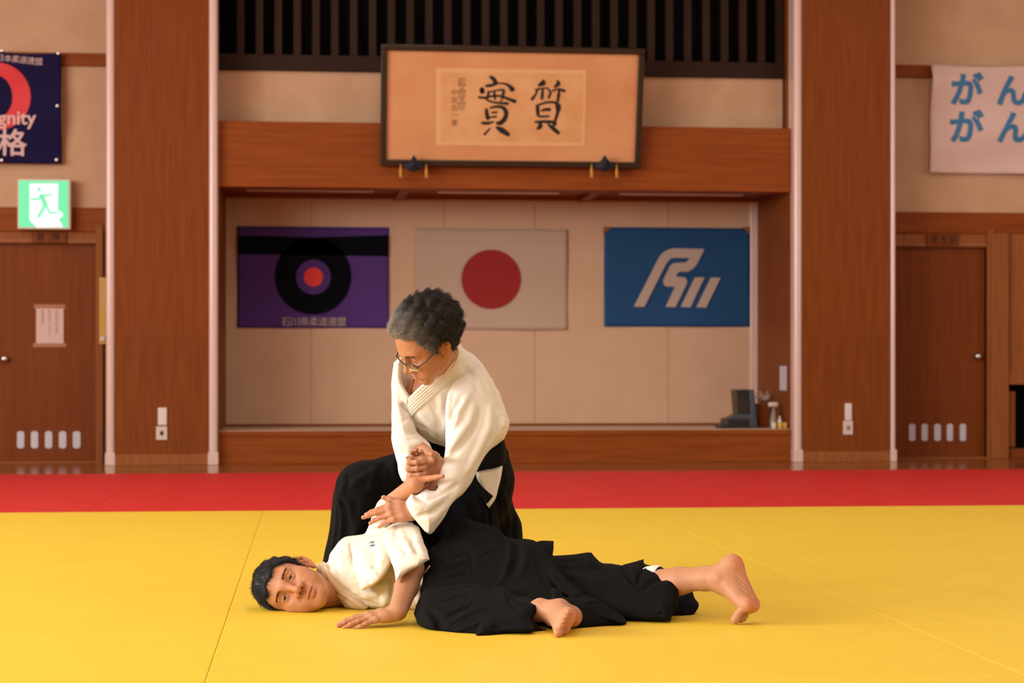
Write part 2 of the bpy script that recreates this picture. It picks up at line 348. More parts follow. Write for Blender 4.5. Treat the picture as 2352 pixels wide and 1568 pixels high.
MB().prism(disc(720, 636, 40, YF - .003), FT).build('inner_disc', M['purple'], f)
MB().prism(disc(720, 636, 22, YF - .006), FT).build('red_dot', M['redprint'], f)
t = MB(); 
for i, ch in enumerate('石川県柔道連盟'): put_text(t, ch, .088, atY(657 + i * 21.3, 740, YF - .002), (1, 0, 0), (0, 0, 1))
t.build('lettering', M['logo'], f)
f = flag_base('wall_flag', 955, 1303, 526, 757, YBK, M['flagwhite'], 'white flag with a large red disc')
MB().prism(disc(1128, 641, 68, YF), FT).build('red_disc', M['discred'], f)
f = flag_base('wall_flag', 1387, 1722, 523, 750, YBK, M['blue'], 'blue flag with white slanted emblem')
q = MB()
def P6(z): return [(1160 + a / 2.3057, 420 + b / 2.3057) for a, b in z]
def rounded(pts, n=6):
    """polyline corners given as (x, y, r): round them"""
    out = []; m = len(pts)
    for i in range(m):
        x, y, r = pts[i]; p = Vector((x, y)); a = Vector(pts[i - 1][:2]) - p; b = Vector(pts[(i + 1) % m][:2]) - p
        if r == 0: out.append((x, y)); continue
        r_ = min(r, a.length * .49, b.length * .49); A = p + a.normalized() * r_; B = p + b.normalized() * r_
        for k in range(n + 1): t_ = k / n; c = A * (1 - t_) ** 2 + p * 2 * t_ * (1 - t_) + B * t_ ** 2; out.append((c.x, c.y))
    return out
q.prism(flatpx(P6(rounded([(682, 655, 0), (826, 372, 40), (880, 345, 30), (1056, 350, 0), (1012, 440, 30), (975, 470, 20), (920, 470, 10), (903, 495, 8), (960, 500, 20), (965, 530, 12), (902, 658, 0), (850, 656, 0), (900, 550, 8), (845, 548, 25), (835, 520, 12), (880, 425, 20), (960, 420, 10), (980, 398, 8), (880, 396, 18), (855, 425, 10), (738, 656, 0)])), YF), FT)
q.prism(flatpx(P6([(1005, 500), (1057, 500), (982, 658), (930, 656)]), YF), FT).prism(flatpx(P6([(1090, 500), (1142, 502), (1065, 660), (1013, 658)]), YF), FT)
q.build('emblem', M['logo'], f)
for px, py, fl in ((1395, 530, f), (1714, 530, f)): MB().prism(flatpx([(px - 9, py - 9), (px + 9, py - 9), (px + (9 if px > 1500 else -9), py + 9)], YF), FT).build('corner_tab', M['wood_light'], fl)
# ---- banners on the side walls
def banner(name, x0, x1, pyt, pyb, pxr, m, label, seed, amp=1.):
    Y = YW - .085; z0, z1 = Z(pyb, Y, pxr), Z(pyt, Y, pxr); nx, nz = 60, 40
    o = empty(name, ((x0 + x1) / 2, Y, z0), label, 'banner')
    fold = lambda u, v: .018 * math.sin(6.5 * (u * 1.0 + v * .75) + seed) * (.35 + .65 * min(1, 4 * abs(u - .5) + .2)) + .012 * math.sin(11 * (u * .6 - v * .9) + 2 * seed)
    V = []; Fc = []
    for k in range(2):
        for j in range(nz + 1):
            for i in range(nx + 1):
                u, v = i / nx, j / nz
                e = min(1, 8 * (1 - v)) * .8 + .2
                V.append((x0 + (x1 - x0) * u, Y + fold(u, v) * e * amp - .006 - (.002 if k == 0 else 0), z0 + (z1 - z0) * v - .012 * math.sin(math.pi * ((u * 3) % 1)) * v))
    n1 = (nx + 1) * (nz + 1)
    for j in range(nz):
        for i in range(nx):
            q_ = j * (nx + 1) + i
            Fc += [(q_, q_ + 1, q_ + nx + 2, q_ + nx + 1), (n1 + q_, n1 + q_ + nx + 1, n1 + q_ + nx + 2, n1 + q_ + 1)]
    rim = [i for i in range(nx + 1)] + [(nx + 1) * j + nx for j in range(1, nz + 1)] + [(nx + 1) * nz + i for i in range(nx - 1, -1, -1)] + [(nx + 1) * j for j in range(nz - 1, 0, -1)]
    for i in range(len(rim)): p, r_ = rim[i], rim[(i + 1) % len(rim)]; Fc.append((p, n1 + p, n1 + r_, r_))
    MB().add(V, Fc, 0, True).build('cloth', m, o)
    def onto(mb, lift=.004):
        """lay printed shapes on the waving cloth"""
        mb.v = [(x, Y + amp * fold((x - x0) / (x1 - x0), (z - z0) / (z1 - z0)) * (min(1, 8 * (1 - (z - z0) / (z1 - z0))) * .8 + .2) - .008 - lift, z) for x, y, z in mb.v]; return mb
    return o, onto, Y
M['navy'] = mat('navy_cloth', (.011, .008, .05), .8, .12); M['ringred'] = mat('ring_red', (.70, .022, .028), .6); M['print'] = mat('print_pink_white', (.72, .50, .47), .7)
M['bannerwhite'] = mat('white_banner_cloth', (.74, .53, .47), .6); M['skyblue'] = mat('blue_print', (.045, .20, .40), .7)
bx1 = X(144, YW); bx0 = bx1 - 1.62
b1, onto, YBn = banner('wall_banner', bx0, bx1, 121, 375, 70, M['navy'], 'navy blue banner with red ring and white lettering above the exit sign', 1.3)
def grid_ring(cx, cz, ro, ri, sxo=1., sxi=1.):
    mb = MB(); n, m_ = 72, 6; V = []; Fc = []
    for j in range(m_ + 1):
        for i in range(n):
            a = 2 * math.pi * i / n; t_ = j / m_
            V.append((cx + math.cos(a) * (ri * sxi * (1 - t_) + ro * sxo * t_), 0, cz + math.sin(a) * (ri * (1 - t_) + ro * t_)))
    for j in range(m_):
        for i in range(n): Fc.append((j * n + i, j * n + (i + 1) % n, (j + 1) * n + (i + 1) % n, (j + 1) * n + i))
    return mb.add(V, Fc)
rcx, rcz = X(0, YW), Z(226, YW, 70)
onto(grid_ring(rcx - .01, rcz, .285, .175, .98, .72)).build('red_ring', M['ringred'], b1)
def subdiv_text(mb, *a, **k):
    return put_text(mb, *a, **k)
t = MB()
for i, ch in enumerate('全日本柔道連盟'): put_text(t, ch, .068, (X(-12 + i * 17.6, YW), 0, Z(138 + i * 1.5, YW, 60)), (1, 0, 0), (0, 0, 1))
put_text(t, 'dignity', .165, (X(86, YW), 0, Z(275, YW, 50)), (1, 0, 0), (0, 0, 1), align='RIGHT', offset=.003)
for ch, px in (('品', -58), ('格', 32)): put_text(t, ch, .24, (X(px, YW), 0, Z(335, YW, 32)), (1, 0, 0), (0, 0, 1), offset=.004)
onto(t, .009).build('lettering', M['print'], b1)
for px, py in ((10, 121), (138, 127), (136, 247), (9, 371), (134, 370)):
    x, z = X(px, YW), Z(py, YW, px)
    MB().lathe((x, YBn - .03, z), [(.012, 0), (.016, .004), (.012, .008), (.006, .008)], 14, (0, -1, 0)).build('grommet', M['steel'], b1)
wx0 = X(2131, YW); wx1 = wx0 + 2.6
b2, onto, YBn = banner('wall_banner', wx0, wx1, 149, 397, 2200, M['bannerwhite'], 'white banner with blue hiragana lettering at the right edge', .4, 1.7)
t = MB()
for r_, py in enumerate((216, 301)):
    for i, ch in enumerate('がんばれ' if r_ == 0 else 'がんばれ'): put_text(t, ch, .305, (X(2210, YW) + i * .425, 0, Z(py, YW, 2260)), (1, 0, 0), (0, 0, 1), offset=.0105 if i < 2 else .003)
onto(t, .006).build('lettering', M['skyblue'], b2)
for px, py in ((2136, 154), (2293, 151), (2291, 394), (2136, 393)):
    MB().lathe((X(px, YW), YBn - .03, Z(py, YW, px)), [(.009, 0), (.012, .003), (.009, .006), (.004, .006)], 14, (0, -1, 0)).build('grommet', M['steel'], b2)
# ---- exit sign
M['exitframe'] = mat('exit_frame', (.72, .6, .5), .4)
M['exitgreen'] = mat('exit_green', (.02, .12, .06), .4, emit=((.16, .86, .40, 1), 1.)); M['exitwhite'] = mat('exit_white', (.2, .2, .2), .4, emit=((.85, 1, .93, 1), 1.1))
ye = YW - .14
e = empty('exit_sign', (X(101, ye), YW - .07, Z(526, ye, 100)), 'lit green exit sign with running figure above the left door', 'sign')
MB().box(X(40, ye), X(162, ye), ye, YW, Z(526, ye, 100), Z(411, ye, 100)).build('sign_housing', M['exitframe'], e, bevel=.006)
MB().box(X(44, ye), X(157, ye), ye - .006, ye, Z(521.5, ye, 100), Z(415, ye, 100)).build('sign_face', M['exitgreen'], e)
def EP(z): return flatpx([(a / 2.8, b / 2.8) for a, b in z], ye - .0065)
MB().prism(EP(rounded([(190, 1180, 8), (375, 1180, 8), (372, 1350, 0), (405, 1370, 5), (400, 1395, 5), (378, 1405, 0), (405, 1460, 0), (235, 1462, 6), (190, 1415, 4)])), (0, -.004, 0)).build('door_symbol', M['exitwhite'], e)
r_ = MB(); ye2 = ye - .011
def EQ(z): return flatpx([(a / 2.8, b / 2.8) for a, b in z], ye2)
r_.prism([atY(252 / 2.8 + 4.3 * math.cos(t_), 1218 / 2.8 + 4.3 * math.sin(t_), ye2) for t_ in np.linspace(0, 2 * math.pi, 20, endpoint=False)], (0, -.003, 0))
for z in ([(255, 1248), (282, 1250), (306, 1320), (280, 1330)], [(196, 1276), (250, 1272), (258, 1250), (270, 1258), (260, 1284), (198, 1288)], [(278, 1250), (336, 1246), (336, 1256), (285, 1262)],
          [(282, 1318), (300, 1322), (252, 1402), (236, 1394)], [(290, 1312), (306, 1316), (322, 1362), (376, 1364), (376, 1374), (314, 1374)]): r_.prism(EQ(z), (0, -.003, 0))
r_.build('running_figure', M['exitgreen'], e)
# ---- notices, plates, switch covers
o = empty('paper_notice', (X(115, YW), YW + .04, Z(790, YW, 115)), 'white paper notice taped to the left door', 'notice')
yn = YW + .0435
MB().box(X(83, yn), X(146, yn), yn - .0015, yn, Z(789, yn, 115), Z(707, yn, 115)).build('sheet', M['paper'], o)
M['tape'] = mat('clear_tape', (.42, .17, .09), .3)
MB().box(X(78, yn), X(150, yn), yn - .003, yn - .0015, Z(708.5, yn, 115), Z(699, yn, 115)).build('tape_strip', M['tape'], o)
MB().box(X(76, yn), X(152, yn), yn - .003, yn - .0015, Z(797, yn, 115), Z(788, yn, 115)).build('tape_strip', M['tape'], o)
t = MB()
for px, n in ((130, '使用後は必ず施錠'), (114, '電気を消して下さい。'), (98, '管理事務所')):
    for i, ch in enumerate(n): put_text(t, ch, .026, (X(px, yn), yn - .002, Z(716 + i * 6.6, yn, 115)), (1, 0, 0), (0, 0, 1))
t.build('lettering', M['greyink'], o)
M['yplate'] = mat('yellow_board', (.66, .36, .06), .5)
yb_ = YW - .06
o = empty('yellow_board', (X(236, yb_), yb_, Z(790, yb_, 236)), 'narrow yellow board with white holder between left door and column', 'sign')
MB().box(X(228, yb_), X(246, yb_), yb_ - .005, yb_ + .012, Z(790, yb_, 236), Z(637, yb_, 236)).build('board', M['yplate'], o, bevel=.003)
MB().box(X(231, yb_), X(241.5, yb_), yb_ - .02, yb_ - .005, Z(783, yb_, 236), Z(772, yb_, 236)).build('holder', M['white'], o, bevel=.006)
t = MB()
for i, ch in enumerate('火の用心'): put_text(t, ch, .034, (X(237, yb_), yb_ - .0065, Z(662 + i * 11, yb_, 236)), (1, 0, 0), (0, 0, 1))
t.build('lettering', M['print'], o)
M['outlet'] = mat('outlet_plastic', (.70, .55, .46), .4)
for (a, b, c, d_), hole, lb in (((362.5, 383, 936, 976), 0, 'narrow white switch cover on the left column'), ((1941, 1956.5, 926, 965), 0, 'narrow white switch cover on the right column'),
                   ((358.5, 384, 979, 1010), 1, 'square outlet plate with dark socket on the left column'), ((1937, 1959, 966, 998), 2, 'square outlet plate on the right column')):
    o = empty('outlet_plate' if hole else 'switch_cover', (X((a + b) / 2, YC), YC, Z(d_, YC, a)), lb, 'outlet' if hole else 'switch')
    MB().box(X(a, YC), X(b, YC), YC - .004, YC + .013, Z(d_, YC, a), Z(c, YC, a)).build('cover', M['outlet'] if hole else M['white'], o, bevel=.003)
    m_ = ((a + b) / 2, (c + d_) / 2)
    if hole: MB().box(X(m_[0] - 3.2, YC), X(m_[0] + 4, YC), YC - .007, YC - .003, Z(m_[1] + 5, YC, a), Z(m_[1] - 5, YC, a)).build('socket', M['ink'] if hole == 1 else M['greyink'], o)
    else: MB().box(X(m_[0] - 4, YC), X(m_[0] + 4, YC), YC - .008, YC - .003, Z(m_[1] + 11, YC, a), Z(m_[1] - 11, YC, a)).build('rocker', M['white'], o, bevel=.002)
xs = ax1 - .021
MB_ = MB().box(xs - .003, xs, 16.52, 16.76, .72 - (897 - 855) / FPX * 16.6, .72 - (840 - 855) / FPX * 16.6)
tag(MB_.build('wall_notice', mat('bluish_paper', (.62, .56, .62), .7)), 'small white notice on the right side wall of the alcove', 'notice')
# ---- framed calligraphy leaning forward over the beam
M['frame'] = mat('dark_frame', (.028, .014, .008), .35, .4); M['mount'] = mat('mount_silk', (.62, .27, .105), .75, noise=(2.2, (.68, .33, .14), (1, 1, 1), 3)); M['scroll'] = mat('scroll_paper', (.66, .33, .125), .8, noise=(5, (.74, .41, .18), (1, 1, 1), 6)); M['scrolledge'] = mat('scroll_border', (.74, .43, .2), .8)
fw = X(1470, 16.33) - X(873, 16.33); fx = (X(873, 16.33) + X(1470, 16.33)) / 2
lean = math.radians(13); uz = np.array([0, -math.sin(lean), math.cos(lean)]); nv = np.array([0, -math.cos(lean), -math.sin(lean)])
zb = Z(383, 16.33)
# height so that the top edge meets its picture height
fh = 1.0
for _ in range(30):
    p = np.array([fx, 16.33, zb]) + uz * fh; fh += (p[2] * 0 + (proj(p)[1] - 106)) * 16 / FPX * .8
fr = empty('framed_calligraphy', (fx, 16.33, zb), 'dark framed brush calligraphy leaning forward above the alcove', 'picture')
B0 = np.array([fx, 16.33, zb])
def FP(u, v, d=0.): return B0 + np.array([1., 0, 0]) * u + uz * v + nv * d     # u across, v up, d towards the room
def fbox(mb, u0, u1, v0, v1, d0, d1): 
    return mb.add([FP(u, v, d_) for d_ in (d0, d1) for v in (v0, v1) for u in (u0, u1)], [(0, 2, 3, 1), (4, 5, 7, 6), (0, 1, 5, 4), (2, 6, 7, 3), (0, 4, 6, 2), (1, 3, 7, 5)])
h2 = fw / 2; w_ = .052
fb = MB(); fbox(fb, -h2, h2, 0, w_, -.05, .03); fbox(fb, -h2, h2, fh - w_, fh, -.05, .03); fbox(fb, -h2, -h2 + w_, w_, fh - w_, -.05, .03); fbox(fb, h2 - w_, h2, w_, fh - w_, -.05, .03)
fb.build('frame', M['frame'], fr, bevel=.008)
fbox(MB(), -h2 + .02, h2 - .02, .02, fh - .02, -.03, 0).build('silk_mount', M['mount'], fr)
def onframe(px, py, d=.002):
    """point of the leaning panel seen at a picture position"""
    dd = ray(px, py); nn = nv; p0 = FP(0, 0, d); t_ = ((p0 - CO) @ nn) / (dd @ nn); return CO + dd * t_
def fq(pts, d): return [onframe(a, b, d) for a, b in pts]
MB().prism(fq([(1001.5, 156), (1347, 161), (1343, 335), (1001, 333)], .001), nv * .002).build('paper_border', M['scrolledge'], fr)
sc_ = MB().prism(fq([(1013, 166), (1340, 169), (1337, 328), (1013, 326)], .0032), nv * .001).build('scroll_paper', M['scroll'], fr)
def C4(a, b): return (980 + a / 6.189, 140 + b / 6.189)
def stroke(mb, pts, d=.006):
    """brush stroke: (x, y, half width) in the enlarged detail"""
    P = [np.array(C4(a, b)) for a, b, w in pts]; W = [w * 1.3 / 6.189 for *_, w in pts]
    # refine with Catmull-Rom
    Q = []; Wq = []
    for i in range(len(P) - 1):
        p0, p1, p2, p3 = P[max(i - 1, 0)], P[i], P[i + 1], P[min(i + 2, len(P) - 1)]
        for k_ in range(5):
            t_ = k_ / 5; Q.append(.5 * ((2 * p1) + (p2 - p0) * t_ + (2 * p0 - 5 * p1 + 4 * p2 - p3) * t_ ** 2 + (3 * p1 - p0 - 3 * p2 + p3) * t_ ** 3)); Wq.append(W[i] * (1 - t_) + W[i + 1] * t_)
    Q.append(P[-1]); Wq.append(W[-1]); L_ = []; R_ = []
    for i in range(len(Q)):
        t_ = Q[min(i + 1, len(Q) - 1)] - Q[max(i - 1, 0)]; t_ = t_ / (np.linalg.norm(t_) + 1e-9); n_ = np.array([-t_[1], t_[0]])
        L_.append(Q[i] + n_ * Wq[i]); R_.append(Q[i] - n_ * Wq[i])
    V = [onframe(*p, d) for p in L_] + [onframe(*p, d) for p in R_]; n = len(Q)
    mb.add(V, [(i, i + 1, n + i + 1, n + i) for i in range(n - 1)])
    for P_, w in ((Q[0], Wq[0]), (Q[-1], Wq[-1])): mb.add([onframe(P_[0] + w * math.cos(a), P_[1] + w * math.sin(a), d + .0003) for a in np.linspace(0, 2 * math.pi, 14, endpoint=False)], [tuple(range(14))])
k1 = MB()
for s_ in ([(905, 225, 14), (950, 255, 24), (985, 310, 22)], [(850, 355, 16), (920, 345, 17), (985, 320, 18)], [(985, 320, 8), (1080, 318, 10), (1160, 345, 16), (1215, 400, 30)], [(785, 405, 26), (790, 430, 30)],
           [(745, 515, 14), (830, 522, 15), (930, 500, 12), (1060, 500, 12), (1150, 535, 16), (1250, 572, 22)], [(880, 440, 14), (870, 500, 14), (850, 545, 12), (940, 585, 12), (1060, 600, 13), (1145, 605, 18)],
           [(900, 440, 10), (1000, 418, 9), (1095, 415, 14), (1085, 480, 16), (1075, 540, 12)], [(960, 440, 10), (965, 490, 18), (970, 545, 10)], [(1050, 560, 8), (1070, 600, 10)],
           [(850, 690, 16), (855, 750, 22), (870, 810, 24)], [(910, 665, 12), (985, 650, 15), (1080, 660, 20), (1130, 730, 25), (1110, 820, 26), (1050, 880, 26), (1010, 880, 20)], [(925, 735, 9), (990, 728, 14)], [(905, 800, 10), (985, 790, 13)],
           [(795, 880, 16), (860, 885, 18), (950, 865, 9)], [(900, 960, 8), (825, 1040, 15)], [(1000, 945, 16), (1070, 985, 34), (1160, 1045, 22)],
           [(1650, 270, 8), (1655, 310, 34), (1600, 345, 16), (1585, 355, 6)], [(1550, 410, 12), (1640, 390, 10), (1720, 385, 9)], [(1575, 420, 9), (1545, 480, 13), (1500, 540, 18)], [(1650, 410, 12), (1645, 470, 17), (1640, 530, 17)], [(1725, 395, 9), (1760, 450, 14), (1735, 520, 14)],
           [(1860, 275, 8), (1870, 325, 28), (1820, 370, 12)], [(1790, 425, 10), (1870, 400, 11), (1955, 425, 18)], [(1885, 420, 14), (1875, 500, 18), (1860, 580, 14)],
           [(1575, 640, 20), (1580, 720, 22), (1600, 785, 14), (1740, 785, 11)], [(1590, 625, 12), (1700, 590, 13), (1820, 590, 14), (1870, 650, 34), (1860, 740, 18), (1830, 840, 16)], [(1635, 705, 12), (1690, 690, 18), (1745, 690, 20)],
           [(1545, 865, 12), (1680, 862, 17), (1820, 870, 18), (1815, 900, 22)], [(1610, 885, 20), (1615, 930, 26), (1580, 960, 16)], [(1730, 900, 12), (1800, 960, 24), (1870, 1020, 20)]): stroke(k1, s_)
k1.build('calligraphy', M['ink'], fr)
faded = mat('faded_ink', (.24, .105, .036), .8)
for i, ch in enumerate('前文部大臣'): put_text(MB(), ch, .075, onframe(*C4(500, 300 + i * 88), .006), (1, 0, 0), uz).build('signature', faded, fr)
for i, ch in enumerate('中島信一書'): put_text(MB(), ch, .06, onframe(*C4(395, 455 + i * 108), .006), (1, 0, 0), uz).build('signature', faded, fr)
# cushions carrying the frame, with yellow tassels
M['cushion'] = mat('navy_cushion', (.006, .008, .02), .7); M['tassel'] = mat('yellow_tassel', (.62, .33, .05), .7)
for px, lb in ((950, 'left'), (1388, 'right')):
    c = empty('frame_cushion', onframe(px, 377, .10), 'small dark pad with yellow tassels under the %s corner of the framed calligraphy' % lb, 'pad')
    ctr = np.array(c.location); q = MB(); s_ = 4 / FPX * 16.2
    ring = [(-25, 4), (-8, -8), (0, -20), (8, -8), (25, 4), (14, 12), (0, 19), (-14, 12)]
    front = [ctr + np.array([a * 16.2 / FPX, -.045 if abs(a) < 20 else -.02, -b * 16.2 / FPX]) for a, b in ring]; back = [p + np.array([0, .06, 0]) for p in front]
    V = front + back + [ctr + np.array([0, -.085, 0]), ctr + np.array([0, .045, 0])]; n = 8
    q.add(V, [(i, (i + 1) % n, n + (i + 1) % n, n + i) for i in range(n)] + [((i + 1) % n, i, 16) for i in range(n)] + [(n + i, n + (i + 1) % n, 17) for i in range(n)])
    q.build('pad', M['cushion'], c)
    for dx in (-30, 29):
        p = ctr + np.array([dx * 16.2 / FPX, .0, -.03]); MB().tube([p + np.array([0, 0, .03]), p, p + np.array([0, 0, -.025]), p + np.array([.002, 0, -.085])], [.004, .006, .011, .013], 10).build('tassel', M['tassel'], c)
# ---- things on the stage at the right end
M['devblack'] = mat('black_plastic', (.012, .011, .011), .35); M['devgrey'] = mat('grey_plastic', (.055, .065, .085), .4); M['screen'] = mat('dark_screen', (.03, .024, .02), .25)
yd = 16.75
def SP(a, b): return (1660 + a / 9.2227, 840 + b / 9.2227)
def sbox(mb, a0, a1, b0, b1, y0, y1): p, q_ = SP(a0, b0), SP(a1, b1); return mb.box(X(p[0], y0), X(q_[0], y0), y0, y1, pz if b1 > 1250 else Z(q_[1], y0, 1740), Z(p[1], y0, 1740))
dv = empty('desk_device', (X(1700, yd), yd, pz), 'black device with upright panel at the right end of the stage', 'device')
q = MB(); pts = [SP(570, 500), SP(665, 500), SP(740, 1295), SP(540, 1295), SP(545, 1130), SP(600, 1020)]
Yq = yd; q.prism([atY(a, b, Yq) for a, b in pts], (0, .28, 0)).build('side_panel', M['devgrey'], dv, bevel=.006)
MB().prism([atY(a, b, yd + .05) for a, b in (SP(275, 500), SP(590, 500), SP(610, 1030), SP(310, 1030))], (0, .2, 0)).build('upright_panel', M['devblack'], dv, bevel=.006)
MB().prism([atY(a, b, yd + .044) for a, b in (SP(300, 700), SP(575, 690), SP(590, 990), SP(325, 990))], (0, .006, 0)).build('screen', M['screen'], dv)
sbox(MB(), 85, 545, 1115, 1300, yd - .02, yd + .25).build('base_unit', M['devblack'], dv, bevel=.008)
MB().prism([atY(a, b, yd + .02) for a, b in (SP(120, 1112), SP(330, 1020), SP(600, 1010), SP(545, 1112))], (0, .2, 0)).build('sloped_top', M['devgrey'], dv)
def lath_px(name, cx, prof, y, m, parent):
    z0 = pz; x = X(SP(cx, 0)[0], y)
    return MB().lathe((x, y, z0), [(r * y / FPX / 9.2227, max(0, Z(SP(0, b)[1], y, 1740) - z0) if b < 1290 else 0) for r, b in prof], 20).build(name, m, parent)
M['clear'] = mat('bottle_plastic', (.25, .17, .12), .3); 
sp = empty('spray_bottle', (X(SP(1085, 0)[0], yd - .1), yd - .1, pz), 'brown spray bottle with pale trigger head on the stage', 'bottle')
lath_px('bottle_body', 1085, [(95, 1300), (100, 1250), (98, 1150), (60, 1000), (30, 900), (28, 870)], yd - .1, M['clear'], sp)
sbox(MB(), 985, 1180, 770, 870, yd - .13, yd - .07).build('trigger_head', M['outlet'], sp, bevel=.012)
tag(sbox(MB(), 760, 950, 800, 1300, yd + .1, yd + .3).build('brown_box', M['wood_door'], bevel=.004), 'brown box behind the spray bottle on the stage', 'box')
cr = MB(); random.seed(3)
c0 = atY(*SP(850, 650), yd + .2)
for i in range(9):
    a = i * .7; cr.tube([c0 + np.array([0, 0, -.05]), c0 + np.array([.03 * math.cos(a), .02 * math.sin(a), -.02]), c0 + np.array([.07 * math.cos(a), .04 * math.sin(a), .03 * math.sin(a * 2) + .02])], [.006, .012, .004], 8)
tag(cr.build('crumpled_cloth', M['white'], None), 'crumpled pale cloth on top of the brown box on the stage', 'cloth')
b = empty('small_bottle', (X(SP(1210, 0)[0], yd - .2), yd - .2, pz), 'small white bottle at the stage edge beside the spray bottle', 'bottle')
lath_px('bottle_body', 1210, [(42, 1300), (45, 1260), (45, 1150), (18, 1120), (18, 1105)], yd - .2, M['white'], b); lath_px('cap', 1210, [(24, 1105), (24, 1070), (8, 1062)], yd - .2, M['white'], b)
M['can'] = mat('yellow_can', (.72, .47, .06), .4)
for cx, m_, lb in ((1085, M['white'], 'small white tub at the stage edge left of the yellow tub'), (1220, M['can'], 'small yellow tub at the stage edge left of the golden tub'), (1325, M['yplate'], 'small golden tub nearest the right column on the stage edge')):
    b = empty('small_tub', (X(SP(cx, 0)[0], yd - .28), yd - .28, pz), lb, 'tub')
    lath_px('tub_body', cx, [(52, 1300), (55, 1230), (52, 1215)], yd - .28, m_, b); lath_px('lid', cx, [(56, 1214), (56, 1200), (20, 1196)], yd - .28, m_, b)
tag(sbox(MB(), -60, 80, 1255, 1300, yd - .1, yd + .1).build('flat_case', M['devblack'], bevel=.004), 'flat dark case lying left of the black device', 'case')
# ================================================================ sculpting kit: signed distance shapes -> one smooth mesh
FAR = 9.
def V3(*a): return np.array(a, float)
def smin(a, b, k):
    if k <= 0: return np.minimum(a, b)
    h = np.clip(.5 + .5 * (b - a) / k, 0, 1); return b + (a - b) * h - k * h * (1 - h)
def cone_d(P, a, b, ra, rb):
    ba = b - a; l2 = ba @ ba
    if l2 < 1e-12: return np.sqrt(((P - a) ** 2).sum(1)) - max(ra, rb)
    rr = ra - rb; a2 = l2 - rr * rr; il2 = 1 / l2
    pa = P - a; y = pa @ ba; z = y - l2; x2 = ((pa * l2 - ba * y[:, None]) ** 2).sum(1); y2 = y * y * l2; z2 = z * z * l2
    k = np.sign(rr) * rr * rr * x2
    d = (np.sqrt(np.maximum(x2 * a2 * il2, 0)) + y * rr) * il2 - ra
    d = np.where(np.sign(z) * a2 * z2 > k, np.sqrt(x2 + z2) * il2 - rb, d)
    return np.where(np.sign(y) * a2 * y2 < k, np.sqrt(x2 + y2) * il2 - ra, d)
